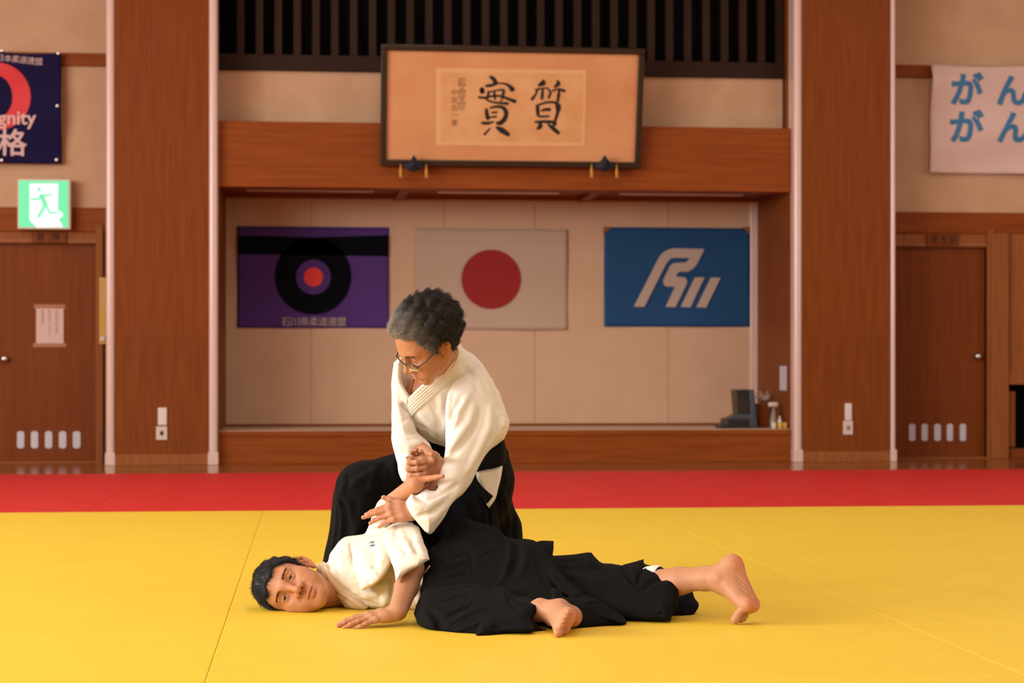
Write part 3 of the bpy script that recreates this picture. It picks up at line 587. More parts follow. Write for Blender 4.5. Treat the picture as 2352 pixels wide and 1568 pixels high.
class Ops:
    """an ordered list of sculpting steps; every step carries its own bounds"""
    def __init__(s): s.ops = []
    def _a(s, mode, f, lo, hi, k): s.ops.append((mode, f, np.array(lo, float), np.array(hi, float), k)); return s
    def cone(s, a, b, ra, rb, k=.01, mode='u'):
        a = np.array(a, float); b = np.array(b, float); r = max(ra, rb)
        return s._a(mode, lambda P: cone_d(P, a, b, ra, rb), np.minimum(a, b) - r, np.maximum(a, b) + r, k)
    def chain(s, pts, rs, k=.01, mode='u'):
        for i in range(len(pts) - 1): s.cone(pts[i], pts[i + 1], rs[i], rs[i + 1], k, mode)
        return s
    def ball(s, c, r, k=.01, mode='u'): return s.cone(c, c, r, r, k, mode)
    def ell(s, c, r, Rm=None, k=.01, mode='u'):
        c = np.array(c, float); r = np.array(r, float); Rm = np.eye(3) if Rm is None else np.array(Rm, float); m = r.max()
        def f(P):
            q = (P - c) @ Rm; k0 = np.sqrt(((q / r) ** 2).sum(1)); k1 = np.sqrt(((q / (r * r)) ** 2).sum(1)) + 1e-9
            return np.where(k0 < .05, -r.min(), k0 * (k0 - 1) / k1)
        return s._a(mode, f, c - m, c + m, k)
    def fn(s, f, lo, hi, k=.01, mode='u'): return s._a(mode, f, lo, hi, k)
    def stroke(s, pts, w, amp, taper=True):
        """raise (amp>0) or cut (amp<0) a soft ridge along a polyline"""
        pts = [np.array(p, float) for p in pts]; n = len(pts) - 1
        lo = np.min(pts, 0) - 2.6 * w; hi = np.max(pts, 0) + 2.6 * w
        L_ = np.array([np.linalg.norm(pts[i + 1] - pts[i]) for i in range(n)]); C_ = np.concatenate([[0], np.cumsum(L_)]); T_ = C_[-1] + 1e-9
        def f(P):
            best = np.full(len(P), 1e9); par = np.zeros(len(P))
            for i in range(n):
                ba = pts[i + 1] - pts[i]; t = np.clip(((P - pts[i]) @ ba) / (ba @ ba + 1e-12), 0, 1)
                d2 = ((P - pts[i] - t[:, None] * ba) ** 2).sum(1); m = d2 < best; best = np.where(m, d2, best); par = np.where(m, (C_[i] + t * L_[i]) / T_, par)
            g = np.exp(-best / (w * w))
            if taper: g = g * np.minimum(1, 4 * np.minimum(par, 1 - par) + .15)
            return -amp * g
        return s._a('d', f, lo, hi, 0)
    def eval(s, P, ops=None, skip=True):
        d = np.full(len(P), FAR)
        for mode, f, lo, hi, k in (s.ops if ops is None else ops):
            if mode == 'd':
                m = ((P > lo) & (P < hi)).all(1)
                if m.any(): d[m] += f(P[m])
                continue
            e = f(P)
            if mode == 'u': d = smin(d, e, k)
            elif mode == 's': d = -smin(-d, e, k)
            elif mode == 'i': d = -smin(-d, -e, k)
        return d
    def cull(s, lo, hi, marg):
        out = []
        for o in s.ops:
            k = 2 * o[4] + marg
            if o[0] == 'i' or ((o[2] - k < hi) & (o[3] + k > lo)).all(): out.append(o)
        return out
    def bounds(s):
        u = [o for o in s.ops if o[0] == 'u']; return np.min([o[2] for o in u], 0), np.max([o[3] for o in u], 0)
    def trace(s, px, py, d0=3.5, d1=8.):
        """first surface point seen at a picture position"""
        dr = ray(px, py); t = d0
        for _ in range(160):
            d = s.eval((CO + dr * t)[None])[0]; t += max(d * .7, .0008)
            if d < .0006: break
            if t > d1: return None
        return CO + dr * t
    def pstroke(s, pix, w, amp, taper=True, sub=3):
        """a stroke given in picture positions, laid on the present surface"""
        q = []
        for i in range(len(pix) - 1):
            for k in range(sub): t = k / sub; q.append((pix[i][0] * (1 - t) + pix[i + 1][0] * t, pix[i][1] * (1 - t) + pix[i + 1][1] * t))
        q.append(pix[-1]); p = [s.trace(*a) for a in q]; p = [a for a in p if a is not None]
        if len(p) < 2: return s
        # drop jumps in depth
        out = [p[0]]
        for a in p[1:]:
            if np.linalg.norm(a - out[-1]) < .12: out.append(a)
        if len(out) > 1: s.stroke(out, w, amp, taper)
        return s
    def mesh(s, h, clip=None, B=20):
        lo, hi = s.bounds()
        if clip is not None: lo = np.maximum(lo, clip[0]); hi = np.minimum(hi, clip[1])
        lo = lo - 3 * h; nb = np.ceil((hi + 3 * h - lo) / (B * h)).astype(int)
        ctr = np.stack(np.meshgrid(*[np.arange(n) for n in nb], indexing='ij'), -1).reshape(-1, 3)
        C = lo + (ctr + .5) * B * h; dc = np.empty(len(C))
        for i in range(0, len(C), 20000): dc[i:i + 20000] = s.eval(C[i:i + 20000])
        rad = B * h * .5 * 1.7321
        act = ctr[np.abs(dc) < rad * 1.35 + .012]
        G = np.stack(np.meshgrid(*[np.arange(B + 1)] * 3, indexing='ij'), -1).reshape(-1, 3)
        ck, cv, ek = [], [], []
        NX, NY, NZ = nb * B + 2
        key = lambda g: (g[:, 0] * NY + g[:, 1]) * NZ + g[:, 2]
        corner = np.array([(i, j, k) for i in (0, 1) for j in (0, 1) for k in (0, 1)])
        edges = [(a, b) for a in range(8) for b in range(a + 1, 8) if np.abs(corner[a] - corner[b]).sum() == 1]
        for b in act:
            o = lo + b * B * h; ops = s.cull(o - 2 * h, o + (B + 2) * h, .006)
            if not any(q[0] == 'u' for q in ops): continue
            d = s.eval(o + G * h, ops).reshape(B + 1, B + 1, B + 1)
            if d.min() > 0 or d.max() < 0: continue
            sg = d < 0
            c8 = np.stack([sg[i:B + i, j:B + j, k:B + k] for i, j, k in corner], -1); n8 = c8.sum(-1); cells = np.argwhere((n8 > 0) & (n8 < 8))
            if not len(cells): continue
            dv = np.stack([d[cells[:, 0] + i, cells[:, 1] + j, cells[:, 2] + k] for i, j, k in corner], -1)
            acc = np.zeros((len(cells), 3)); cnt = np.zeros(len(cells))
            for a, e in edges:
                m = (dv[:, a] < 0) != (dv[:, e] < 0); t = dv[:, a] / (dv[:, a] - dv[:, e] + 1e-12); t = np.clip(t, 0, 1)
                acc += np.where(m[:, None], corner[a] + t[:, None] * (corner[e] - corner[a]), 0); cnt += m
            P = o + (cells + acc / cnt[:, None]) * h
            for _ in range(2):
                ee = h * .25; d0 = s.eval(P, ops); g = np.stack([s.eval(P + ee * np.eye(3)[q], ops) - d0 for q in range(3)], -1) / ee
                st = d0[:, None] * g / np.maximum((g * g).sum(1), .2)[:, None]; ln = np.linalg.norm(st, axis=1, keepdims=True); P = P - st * np.minimum(1, .7 * h / (ln + 1e-12))
            gc = cells + b * B; ck.append(key(gc)); cv.append(P)
            for ax in range(3):
                sl = [slice(0, B)] * 3; s2 = list(sl); s2[ax] = slice(1, B + 1)
                m = sg[tuple(sl)] != sg[tuple(s2)]; e = np.argwhere(m)
                if len(e): ek.append(np.concatenate([e + b * B, np.full((len(e), 1), ax), sg[tuple(sl)][m][:, None]], 1))
        ck = np.concatenate(ck); cv = np.concatenate(cv); E = np.concatenate(ek)
        od = np.argsort(ck); ck = ck[od]; cv = cv[od]
        quads = []
        for ax in range(3):
            e = E[E[:, 3] == ax]; u, v = [(1, 2), (2, 0), (0, 1)][ax]
            ds = []
            for du, dv_ in ((0, 0), (-1, 0), (-1, -1), (0, -1)):
                g = e[:, :3].copy(); g[:, u] += du; g[:, v] += dv_; kk = key(g); ix = np.searchsorted(ck, kk); ix = np.minimum(ix, len(ck) - 1); ix = np.where((ck[ix] == kk) & (g.min(1) >= 0), ix, -1); ds.append(ix)
            q = np.stack(ds, 1); fl = e[:, 4] == 0; q[fl] = q[fl][:, ::-1]; quads.append(q[(q >= 0).all(1)])
        return cv, np.concatenate(quads)
def mesh_obj(name, ops, h, m, parent=None, col=None, clip=None, keep=None, floor=None):
    Vv, Q = ops.mesh(h, clip)
    if keep is not None:                      # keep the largest pieces only
        pass
    me = D.meshes.new(name)
    me.vertices.add(len(Vv)); me.loops.add(len(Q) * 4); me.polygons.add(len(Q))
    off = np.zeros(3); o_ = parent
    while o_ is not None: off = off + np.array(o_.location); o_ = o_.parent
    if floor is not None: Vv[:, 2] = np.maximum(Vv[:, 2], floor)
    org = np.zeros(3) if parent is not None else np.array([(Vv[:, 0].min() + Vv[:, 0].max()) / 2, (Vv[:, 1].min() + Vv[:, 1].max()) / 2, Vv[:, 2].min()])
    me.vertices.foreach_set('co', (Vv - off - org).ravel()); me.loops.foreach_set('vertex_index', Q.ravel().astype(np.int32))
    me.polygons.foreach_set('loop_start', np.arange(0, len(Q) * 4, 4, dtype=np.int32)); me.polygons.foreach_set('loop_total', np.full(len(Q), 4, np.int32))
    me.polygons.foreach_set('use_smooth', np.ones(len(Q), bool)); me.update(); me.validate()
    e = np.sort(np.stack([Q, np.roll(Q, -1, 1)], -1).reshape(-1, 2), 1); u, n_ = np.unique(e[:, 0].astype(np.int64) * len(Vv) + e[:, 1], return_counts=True)
    if (n_ == 1).any():                      # close pinholes
        bm = bmesh.new(); bm.from_mesh(me); r = bmesh.ops.holes_fill(bm, edges=[q for q in bm.edges if q.is_boundary], sides=16)
        for f in r['faces']: f.smooth = True
        bmesh.ops.recalc_face_normals(bm, faces=bm.faces); bm.to_mesh(me); bm.free()
    if col is not None:
        a = me.color_attributes.new('tone', 'FLOAT_COLOR', 'POINT'); c = np.ones((len(Vv), 4)); c[:, :3] = col(Vv); a.data.foreach_set('color', c.ravel())
    o = link(name, me, m, parent, tuple(org)); return o, Vv, Q
# -- picture-drawn cloth masses: an outline at its own distance, swelling to its own depth
def smooth_poly(pts, n=4):
    """Catmull-Rom through the outline; a third entry of 1 keeps that corner sharp"""
    P = [np.array(p[:2], float) for p in pts]; sh = [len(p) > 2 and p[2] for p in pts]; m = len(P); out = []
    for i in range(m):
        p1, p2 = P[i], P[(i + 1) % m]
        p0 = p1 - (p2 - p1) if sh[i] else P[i - 1]; p3 = p2 + (p2 - p1) if sh[(i + 1) % m] else P[(i + 2) % m]
        for k in range(n): t = k / n; out.append(.5 * (2 * p1 + (p2 - p0) * t + (2 * p0 - 5 * p1 + 4 * p2 - p3) * t * t + (3 * p1 - p0 - 3 * p2 + p3) * t ** 3))
    return np.array(out)
def raster(poly, marg=40):
    x0, y0 = np.floor(poly.min(0)) - marg; x1, y1 = np.ceil(poly.max(0)) + marg
    gx, gy = np.meshgrid(np.arange(x0, x1 + 1), np.arange(y0, y1 + 1), indexing='ij'); best = np.full(gx.shape, 1e9); ins = np.zeros(gx.shape, bool); n = len(poly)
    for i in range(n):
        a, b = poly[i], poly[(i + 1) % n]; e = b - a; wx, wy = gx - a[0], gy - a[1]
        t = np.clip((wx * e[0] + wy * e[1]) / (e @ e + 1e-9), 0, 1); best = np.minimum(best, (wx - e[0] * t) ** 2 + (wy - e[1] * t) ** 2)
        c = (a[1] <= gy) != (b[1] <= gy); xi = a[0] + (gy - a[1]) * e[0] / (e[1] if abs(e[1]) > 1e-9 else 1e-9); ins ^= c & (gx < xi)
    return x0, y0, np.where(ins, -1, 1) * np.sqrt(best)
def depth_fit(ctrl):
    A = np.array(ctrl, float); x = (A[:, 0] - 1000) / 300; y = (A[:, 1] - 1200) / 300
    cols = [np.ones(len(A))]
    if len(A) >= 3: cols += [x, y]
    if len(A) >= 6: cols += [x * x, x * y, y * y]
    Am = np.stack(cols, 1); bm_ = A[:, 2]
    if len(cols) == 6: Am = np.vstack([Am, np.concatenate([np.zeros((3, 3)), np.eye(3) * .45], 1)]); bm_ = np.concatenate([bm_, np.zeros(3)])
    c = np.linalg.lstsq(Am, bm_, rcond=None)[0]
    def f(px, py):
        x = (px - 1000) / 300; y = (py - 1200) / 300; q = c[0] + 0 * px
        if len(c) >= 3: q = q + c[1] * x + c[2] * y
        if len(c) >= 6: q = q + c[3] * x * x + c[4] * x * y + c[5] * y * y
        return q
    return f
def pillow(ops, pts, ctrl, R, H, k=.012, mode='u', n=4, hb=None, lift=0.):
    """R: how far in from the outline the swelling reaches; H: half depth in front, hb behind"""
    poly = smooth_poly(pts, n); x0, y0, ras = raster(poly); df = depth_fit(ctrl); nx, ny = ras.shape; hb = H if hb is None else hb
    dm = np.mean([c[2] for c in ctrl])
    def f(P):
        q = P - CO; w = np.maximum(q @ CF, .5); px = q @ CR / w * FPX + 1176; py = HY - q[:, 2] / w * FPX
        fx = np.clip(px - x0, 0, nx - 1.001); fy = np.clip(py - y0, 0, ny - 1.001); ix = fx.astype(int); iy = fy.astype(int); tx = fx - ix; ty = fy - iy
        s2 = (ras[ix, iy] * (1 - tx) + ras[ix + 1, iy] * tx) * (1 - ty) + (ras[ix, iy + 1] * (1 - tx) + ras[ix + 1, iy + 1] * tx) * ty
        s2 = s2 + np.hypot(px - x0 - fx, py - y0 - fy); s2 = s2 * w / FPX
        z = w - df(np.clip(px, x0 + 30, x0 + nx - 30), np.clip(py, y0 + 30, y0 + ny - 30)) + lift; hh = np.where(z < 0, H, hb); q_ = np.maximum(R + s2, 0); zz = z / hh * R
        d = np.sqrt(q_ * q_ + zz * zz) - R
        return d * np.minimum(1, hh / R) if True else d
    xs, ys = poly.min(0), poly.max(0); c = []
    for px in (xs[0], ys[0]):
        for py in (xs[1], ys[1]):
            d0 = df(np.array([px]), np.array([py]))[0]
            for e in (-H, hb): c.append(atD(px, py, d0 + e))
    if len(ctrl) >= 6:
        for a in ctrl:
            for e in (-H, hb): c.append(atD(a[0], a[1], a[2] + e))
    c = np.array(c); ops.fn(f, c.min(0) - .02, c.max(0) + .02, k, mode); return ops
# ================================================================ anatomy: heads, hands, feet
class Frame:
    """local axes: x to the subject's right, y forward, z up"""
    def __init__(s, o, x, y, z, sc=1.): s.o = np.array(o, float); s.R = np.stack([x, y, z], 1).astype(float); s.sc = sc
    def __call__(s, x, y, z): return s.o + s.R @ (np.array([x, y, z], float) * s.sc)
    def inv(s, P): return ((P - s.o) @ s.R) / s.sc
def cam_vec(right, up, toward, px, py):
    t = -ray(px, py); t /= np.linalg.norm(t); r = CR - t * (CR @ t); r /= np.linalg.norm(r); u = np.cross(t, r)
    return right * r + up * u + toward * t
def head_frame(px, py, dist, x, y, z, sc=1.):
    ax = [cam_vec(*v, px, py) for v in (x, y, z)]
    y_ = ax[1] / np.linalg.norm(ax[1]); z_ = ax[2] - y_ * (ax[2] @ y_); z_ /= np.linalg.norm(z_); x_ = np.cross(y_, z_)
    return Frame(atD(px, py, dist), x_, y_, z_, sc)
def head(o, F, old=False, ear_at=(.071, -.012, -.010)):
    s = F.sc; R_ = F.R
    E = lambda c, r, k, mode='u', Rm=None: o.ell(F(*c), np.array(r) * s, R_ if Rm is None else R_ @ Rm, k * s, mode)
    C = lambda a, b, ra, rb, k, mode='u': o.cone(F(*a), F(*b), ra * s, rb * s, k * s, mode)
    B = lambda c, r, k, mode='u': o.ball(F(*c), r * s, k * s, mode)
    E((0, -.014, .036), (.0755, .094, .083), .01)
    E((0, .030, .022), (.066, .064, .075), .03)
    E((0, .026, -.045), (.056, .060, .058), .03)
    for q in (-1, 1):
        C((.047 * q, -.002, -.054), (.017 * q, .068, -.099), .017, .0145, .028)
        B((.046 * q, .060, -.026), .022, .03)
        B((.035 * q, .062, -.060), .024, .03)
    C((-.012, .076, -.099), (.012, .076, -.099), .0155, .0155, .02)
    E((0, .066, -.068), (.038, .029, .030), .02)
    C((-.040, .074, .021), (-.012, .086, .016), .011, .012, .018); C((.040, .074, .021), (.012, .086, .016), .011, .012, .018)
    for q in (-1, 1):
        B((.032 * q, .101, -.002), .0165, .014, 's')
    # nose
    C((0, .086, .014), (0, .1080, -.031), .0085, .0098, .014)
    B((0, .1105, -.0355), .0108, .006)
    for q in (-1, 1):
        E((.0135 * q, .100, -.0385), (.0088, .0110, .0088), .005)
        C((.016 * q, .094, -.036), (.026 * q, .082, -.046), .006, .006, .012)
    for q in (-1, 1): C((.0066 * q, .1085, -.0475), (.0085 * q, .098, -.040), .0048, .0045, .0015, 's')
    # mouth
    C((-.024, .0865, -.0705), (-.006, .0975, -.0665), .0036, .0058, .006); C((.024, .0865, -.0705), (.006, .0975, -.0665), .0036, .0058, .006); C((-.006, .0975, -.0665), (.006, .0975, -.0665), .0058, .0058, .004)
    C((-.021, .0862, -.0755), (-.005, .0955, -.0790), .0040, .0066, .006); C((.021, .0862, -.0755), (.005, .0955, -.0790), .0040, .0066, .006); C((-.005, .0955, -.079), (.005, .0955, -.079), .0066, .0066, .004)
    o.stroke([F(-.027, .0885, -.0725), F(-.014, .0965, -.0722), F(0, .1020, -.0727), F(.014, .0965, -.0722), F(.027, .0885, -.0725)], .0022 * s, -.0036 * s)
    o.stroke([F(0, .103, -.050), F(0, .1025, -.060)], .003 * s, -.0012 * s)
    o.stroke([F(-.014, .094, -.0885), F(0, .0975, -.089), F(.014, .094, -.0885)], .005 * s, -.002 * s)
    # eyelids with an almond opening
    for q in (-1, 1):
        c = F(.0315 * q, .0745, 0); B((.0315 * q, .0745, 0), .0150, .006)
        wid, hi = (.0135, .0032 if old else .0037); Rr = (wid * wid + hi * hi) / (2 * hi); tilt = .12 * q
        def almond(P, q=q, Rr=Rr, hi=hi, tilt=tilt):
            L = F.inv(P); x = (L[:, 0] - .0315 * q); z = L[:, 2] - (-.0015 if old else 0.); x, z = x * math.cos(tilt) + z * -math.sin(tilt), x * math.sin(tilt) + z * math.cos(tilt)
            d = np.maximum(np.hypot(x, z - hi + Rr) - Rr, np.hypot(x, z + hi - Rr) - Rr)
            return np.maximum(d, .070 - L[:, 1]) * s
        o.fn(almond, c - .05, c + .05, .0012 * s, 's')
        o.stroke([F(.018 * q, .0885, .0055), F(.030 * q, .0905, .0078), F(.044 * q, .084, .0055)], .0018 * s, -.0016 * s)
        if old:
            o.stroke([F(.018 * q, .091, -.011), F(.030 * q, .0915, -.0155), F(.043 * q, .085, -.013)], .003 * s, -.0022 * s)
            o.stroke([F(.018 * q, .098, -.040), F(.030 * q, .090, -.055), F(.034 * q, .085, -.072)], .0035 * s, -.0034 * s)
            o.stroke([F(.027 * q, .091, -.074), F(.031 * q, .087, -.085)], .003 * s, -.002 * s)
        else:
            o.stroke([F(.019 * q, .098, -.040), F(.030 * q, .090, -.056)], .004 * s, -.0016 * s)
    if old:
        for zz in (.045, .056): o.stroke([F(-.035, .082, zz), F(0, .093, zz + .003), F(.035, .082, zz)], .002 * s, -.0009 * s)
        for xx in (-.006, .006): o.stroke([F(xx, .099, .012), F(xx, .098, .028)], .002 * s, -.0018 * s)
    # ears
    for q in (-1, 1):
        a = math.radians(24) * q; ex = np.array([math.cos(a), math.sin(a) * -1 * 1, 0.])      # outward normal of the ear plate
        ey = np.array([math.sin(a), math.cos(a), 0.])
        def ear(u, v, w): p = np.array([ear_at[0] * q, ear_at[1], ear_at[2]]) + np.array([q * w, 0, 0]) * 1. + np.array([q * math.sin(math.radians(26)) * -u, u * math.cos(math.radians(26)), v]); return F(*p)
        o.ell(ear(-.008, .001, .006), np.array([.0055, .0165, .029]) * s, R_ @ np.array([[math.cos(.45), q * -math.sin(.45) , 0], [q * math.sin(.45), math.cos(.45), 0], [0, 0, 1.]]), .006 * s)
        hel = [ear(.006, .006, .007), ear(.006, .018, .009), ear(-.002, .028, .011), ear(-.013, .029, .013), ear(-.022, .020, .014), ear(-.0235, .006, .014), ear(-.019, -.009, .012), ear(-.011, -.021, .009)]
        for i in range(len(hel) - 1): o.cone(hel[i], hel[i + 1], .0042 * s, .0042 * s, .004 * s)
        o.ell(ear(-.003, -.026, .006), np.array([.006, .009, .010]) * s, R_, .005 * s)
        o.ell(ear(-.005, -.002, .0135), np.array([.0065, .0085, .013]) * s, R_, .004 * s, 's')
        o.stroke([ear(-.012, .020, .013), ear(-.015, .008, .014), ear(-.012, -.008, .012)], .0025 * s, .0025 * s)
        o.ball(ear(.004, -.004, .006), .0045 * s, .003 * s)
    return o
def eyes(name, F, parent, look, old=False):
    """eyeballs with iris: each a part of its own"""
    for q in (-1, 1):
        c = F(.0315 * q, .0745, 0); mb = MB(); n = 28; r = .0128 * F.sc
        f = look / np.linalg.norm(look); a = np.cross(f, [0, 0, 1.]) if abs(f[2]) < .9 else np.cross(f, [1., 0, 0]); a /= np.linalg.norm(a); b = np.cross(f, a)
        V = []; ring = [0, .12, .2, .21, .34, .46, .47, .6, .9, 1.3, 1.8, 2.4, 3.0]
        for t in ring: V += [c + r * (f * math.cos(t) + (a * math.cos(k * 2 * math.pi / n) + b * math.sin(k * 2 * math.pi / n)) * math.sin(t)) for k in range(n)]
        for i in range(len(ring) - 1):
            mi = 2 if ring[i + 1] <= .21 else (1 if ring[i + 1] <= .47 else 0)
            mb.add([], []) ; mb.v += [] 
        base = len(mb.v); mb.v += [tuple(v) for v in V]
        for i in range(len(ring) - 1):
            mi = 2 if ring[i + 1] <= .21 else (1 if ring[i + 1] <= .47 else 0)
            for k in range(n): mb.f.append([base + i * n + k, base + i * n + (k + 1) % n, base + (i + 1) * n + (k + 1) % n, base + (i + 1) * n + k]); mb.mi.append(mi); mb.sm.append(True)
        mb.build('eye', [M['eyewhite'], M['iris'], M['pupil']], parent)
def hand(o, W, f, n, right, sc=1., curl=((.1, .1, .1),) * 4, spread=(.12, .03, -.05, -.14), thumb=((.6, .35, -.2), (.1, .1)), flip=1, k=.004):
    """W wrist point, f towards the fingers, n out of the back of the hand; right: is it a right hand.  curl: (knuckle, middle, tip) bends towards the palm"""
    f = np.array(f, float); f /= np.linalg.norm(f); n = np.array(n, float); n -= f * (n @ f); n /= np.linalg.norm(n)
    s = np.cross(f, n) * (1 if right else -1) * -1      # towards the thumb
    W = np.array(W, float)
    Q = lambda a, b, c: W + (f * a + s * b + n * c) * sc
    kn = [(.095, .031, 0.), (.098, .0105, .003), (.093, -.0105, .001), (.084, -.0305, -.003)]
    rad = [.0098, .0102, .0096, .0084]
    ln = [(.044, .026, .022), (.049, .029, .023), (.045, .027, .022), (.035, .021, .020)]
    for i, (a, b, c) in enumerate(kn):
        o.cone(Q(.008, b * .62, -.001), Q(a * .55, b * .85, c * .5), .0145 * sc, .0128 * sc, .016 * sc); o.cone(Q(a * .55, b * .85, c * .5), Q(a, b, c), .0128 * sc, (rad[i] + .0012) * sc, .012 * sc)
    o.cone(Q(.02, .022, -.010), Q(.055, .030, -.008), .016 * sc, .011 * sc, .012 * sc); o.cone(Q(.02, -.024, -.008), Q(.06, -.028, -.006), .014 * sc, .010 * sc, .012 * sc)
    tips = []
    for i, (a, b, c) in enumerate(kn):
        p = Q(a, b, c); ang = 0.; sp = spread[i]; d0 = f * math.cos(sp) + s * math.sin(sp); rr = rad[i]
        o.ball(Q(a - .002, b, c + .002), (rr + .0008) * sc, .008 * sc)
        for j in range(3):
            ang += curl[i][j]; d = d0 * math.cos(ang) - n * math.sin(ang); q = p + d * ln[i][j] * sc; r2 = rr * (.93 if j < 2 else .80)
            o.cone(p, q, rr * sc, r2 * sc, .0025 * sc if j else .007 * sc); 
            if j < 2: o.ball(q, r2 * 1.01 * sc, .004 * sc)
            p = q; rr = r2
        tips.append((p, d, d0 * math.sin(ang) + n * math.cos(ang), rr))
    (ts, tf, tn), bends = thumb[0], thumb[1]
    d = f * tf + s * ts + n * tn; d /= np.linalg.norm(d); p = Q(.016, .020, -.008); ax = np.cross(d, np.cross(s, d)); 
    tgt = f * .9 - n * .3
    o.cone(p, p + d * .046 * sc, .0165 * sc, .0125 * sc, .014 * sc); p = p + d * .046 * sc; rr = .0122
    for j, L in enumerate((.034, .028)):
        e = d + tgt * bends[j]; d = e / np.linalg.norm(e); q = p + d * L * sc; r2 = .0108 if j == 0 else .0085
        o.cone(p, q, rr * sc, r2 * sc, .004 * sc); p = q; rr = r2
    tips.append((p, d, n, rr))
    return tips
def nails(name, tips, sc, parent, m):
    for p, d, u, r in tips:
        u = u - d * (u @ d); u /= np.linalg.norm(u) + 1e-9; w = np.cross(d, u); mb = MB(); V = []; nn = 6; mm = 5
        for j in range(mm + 1):
            for i in range(nn + 1):
                a = (i / nn - .5) * 1.5; t = j / mm - .70
                V.append(p + d * t * .0098 * sc + (u * math.cos(a) + w * math.sin(a)) * (r + .0003) * sc * (1 - .03 * t * t))
        V = [np.maximum(v, [-99, -99, .0008]) for v in V]
        mb.add(V, [(j * (nn + 1) + i, j * (nn + 1) + i + 1, (j + 1) * (nn + 1) + i + 1, (j + 1) * (nn + 1) + i) for j in range(mm) for i in range(nn)], 0, True)
        o = mb.build(name, m, parent); md = o.modifiers.new('solid', 'SOLIDIFY'); md.thickness = .0005; md.offset = 1
def foot(o, A, fwd, up, right, sc=1., toe=0.0, k=.01):
    """A ankle point; fwd heel->toe along the sole, up = towards the shin side of the foot; toe: bend of the toes upwards"""
    fwd = np.array(fwd, float); fwd /= np.linalg.norm(fwd); up = np.array(up, float); up -= fwd * (up @ fwd); up /= np.linalg.norm(up)
    s = np.cross(fwd, up) * (-1 if right else 1)         # towards the big toe
    Q = lambda a, b, c: np.array(A) + (fwd * a + s * b + up * c) * sc
    o.ell(Q(-.034, 0, -.052), np.array([.029, .029, .030]) * sc, np.stack([fwd, s, up], 1), .02 * sc)
    o.cone(Q(-.036, 0, -.03), Q(-.024, 0, .05), .022 * sc, .021 * sc, .03 * sc)
    o.cone(Q(-.035, -.006, -.058), Q(.095, -.022, -.064), .026 * sc, .021 * sc, .03 * sc)
    o.cone(Q(0, .002, -.012), Q(.105, .018, -.052), .034 * sc, .022 * sc, .03 * sc)
    o.cone(Q(0, -.008, -.02), Q(.10, -.012, -.056), .030 * sc, .020 * sc, .03 * sc)
    o.ball(Q(.118, .026, -.066), .023 * sc, .018 * sc); o.ball(Q(.108, -.026, -.068), .018 * sc, .018 * sc); o.ball(Q(.116, 0, -.068), .019 * sc, .018 * sc)
    o.ball(Q(-.002, .032, -.006), .014 * sc, .014 * sc); o.ball(Q(-.008, -.032, -.014), .014 * sc, .014 * sc)
    tips = []
    for i, (b, a, L, r) in enumerate(((.029, .130, .050, .0138), (.0075, .135, .040, .0088), (-.0085, .131, .036, .0084), (-.0230, .123, .031, .0080), (-.0365, .112, .027, .0080))):
        e = fwd * math.cos(toe) + up * math.sin(toe); e2 = fwd * math.cos(toe - .35) + up * math.sin(toe - .35)
        p0 = Q(a - .012, b, -.070); p1 = p0 + e * (L * .55 + .012) * sc; p2 = p1 + e2 * L * .45 * sc
        o.cone(p0, p1, r * .95 * sc, r * .86 * sc, .004 * sc); o.cone(p1, p2, r * .90 * sc, r * (1.06 if i == 0 else 1.14) * sc, .0025 * sc)
        tips.append((p2, e2, up * math.cos(toe - .35) - fwd * math.sin(toe - .35), r * .95))
    return tips
# ================================================================ figures: shared materials and helpers
HS = 1.; FOLD = 1.8
M['eyewhite'] = mat('eye_white', (.48, .37, .28), .18); M['iris'] = mat('iris', (.018, .008, .004), .1); M['pupil'] = mat('pupil', (.002, .002, .002), .08)
M['skin'] = mat('skin_young', (.5, .25, .14), .5, .33, attr='tone', noise=(160, (.93, .88, .86), (1, 1, 1), 4), bump=(700, .12, .0008), sss=.12)
M['skin2'] = mat('skin_old', (.5, .25, .14), .5, .33, attr='tone', noise=(120, (.90, .83, .80), (1, 1, 1), 4), bump=(500, .2, .001), sss=.12)
M['nail'] = mat('nail', (.52, .255, .17), .3)
M['gi'] = mat('cotton_white', (.80, .75, .67), .85, .2, bump=(800, .45, .0012, (1, 1, 1), 'weave'), sheen=.15)
M['gi2'] = mat('cotton_cream', (.79, .715, .59), .85, .2, bump=(900, .3, .0008), sheen=.15)
M['gicol'] = mat('collar_cotton', (.72, .58, .40), .85, .2, bump=(700, .5, .0014, (1, 1, 1), 'weave'), sheen=.15)  # tan tone partly paints in the shade on the collar
M['giin'] = mat('cotton_inside', (.62, .50, .38), .9, .1)
M['hak'] = mat('black_hakama', (.0034, .0033, .0038), .85, .12, bump=(1200, .3, .0006))
M['obi'] = mat('black_obi', (.0045, .004, .0045), .8, .15, bump=(700, .4, .001))
M['hair1'] = mat('hair_black', (.006, .005, .005), .45, .35); M['hair2'] = mat('hair_grey', (.05, .05, .05), .5, .4, attr='tone')
M['thread'] = mat('navy_thread', (.02, .015, .06), .7)
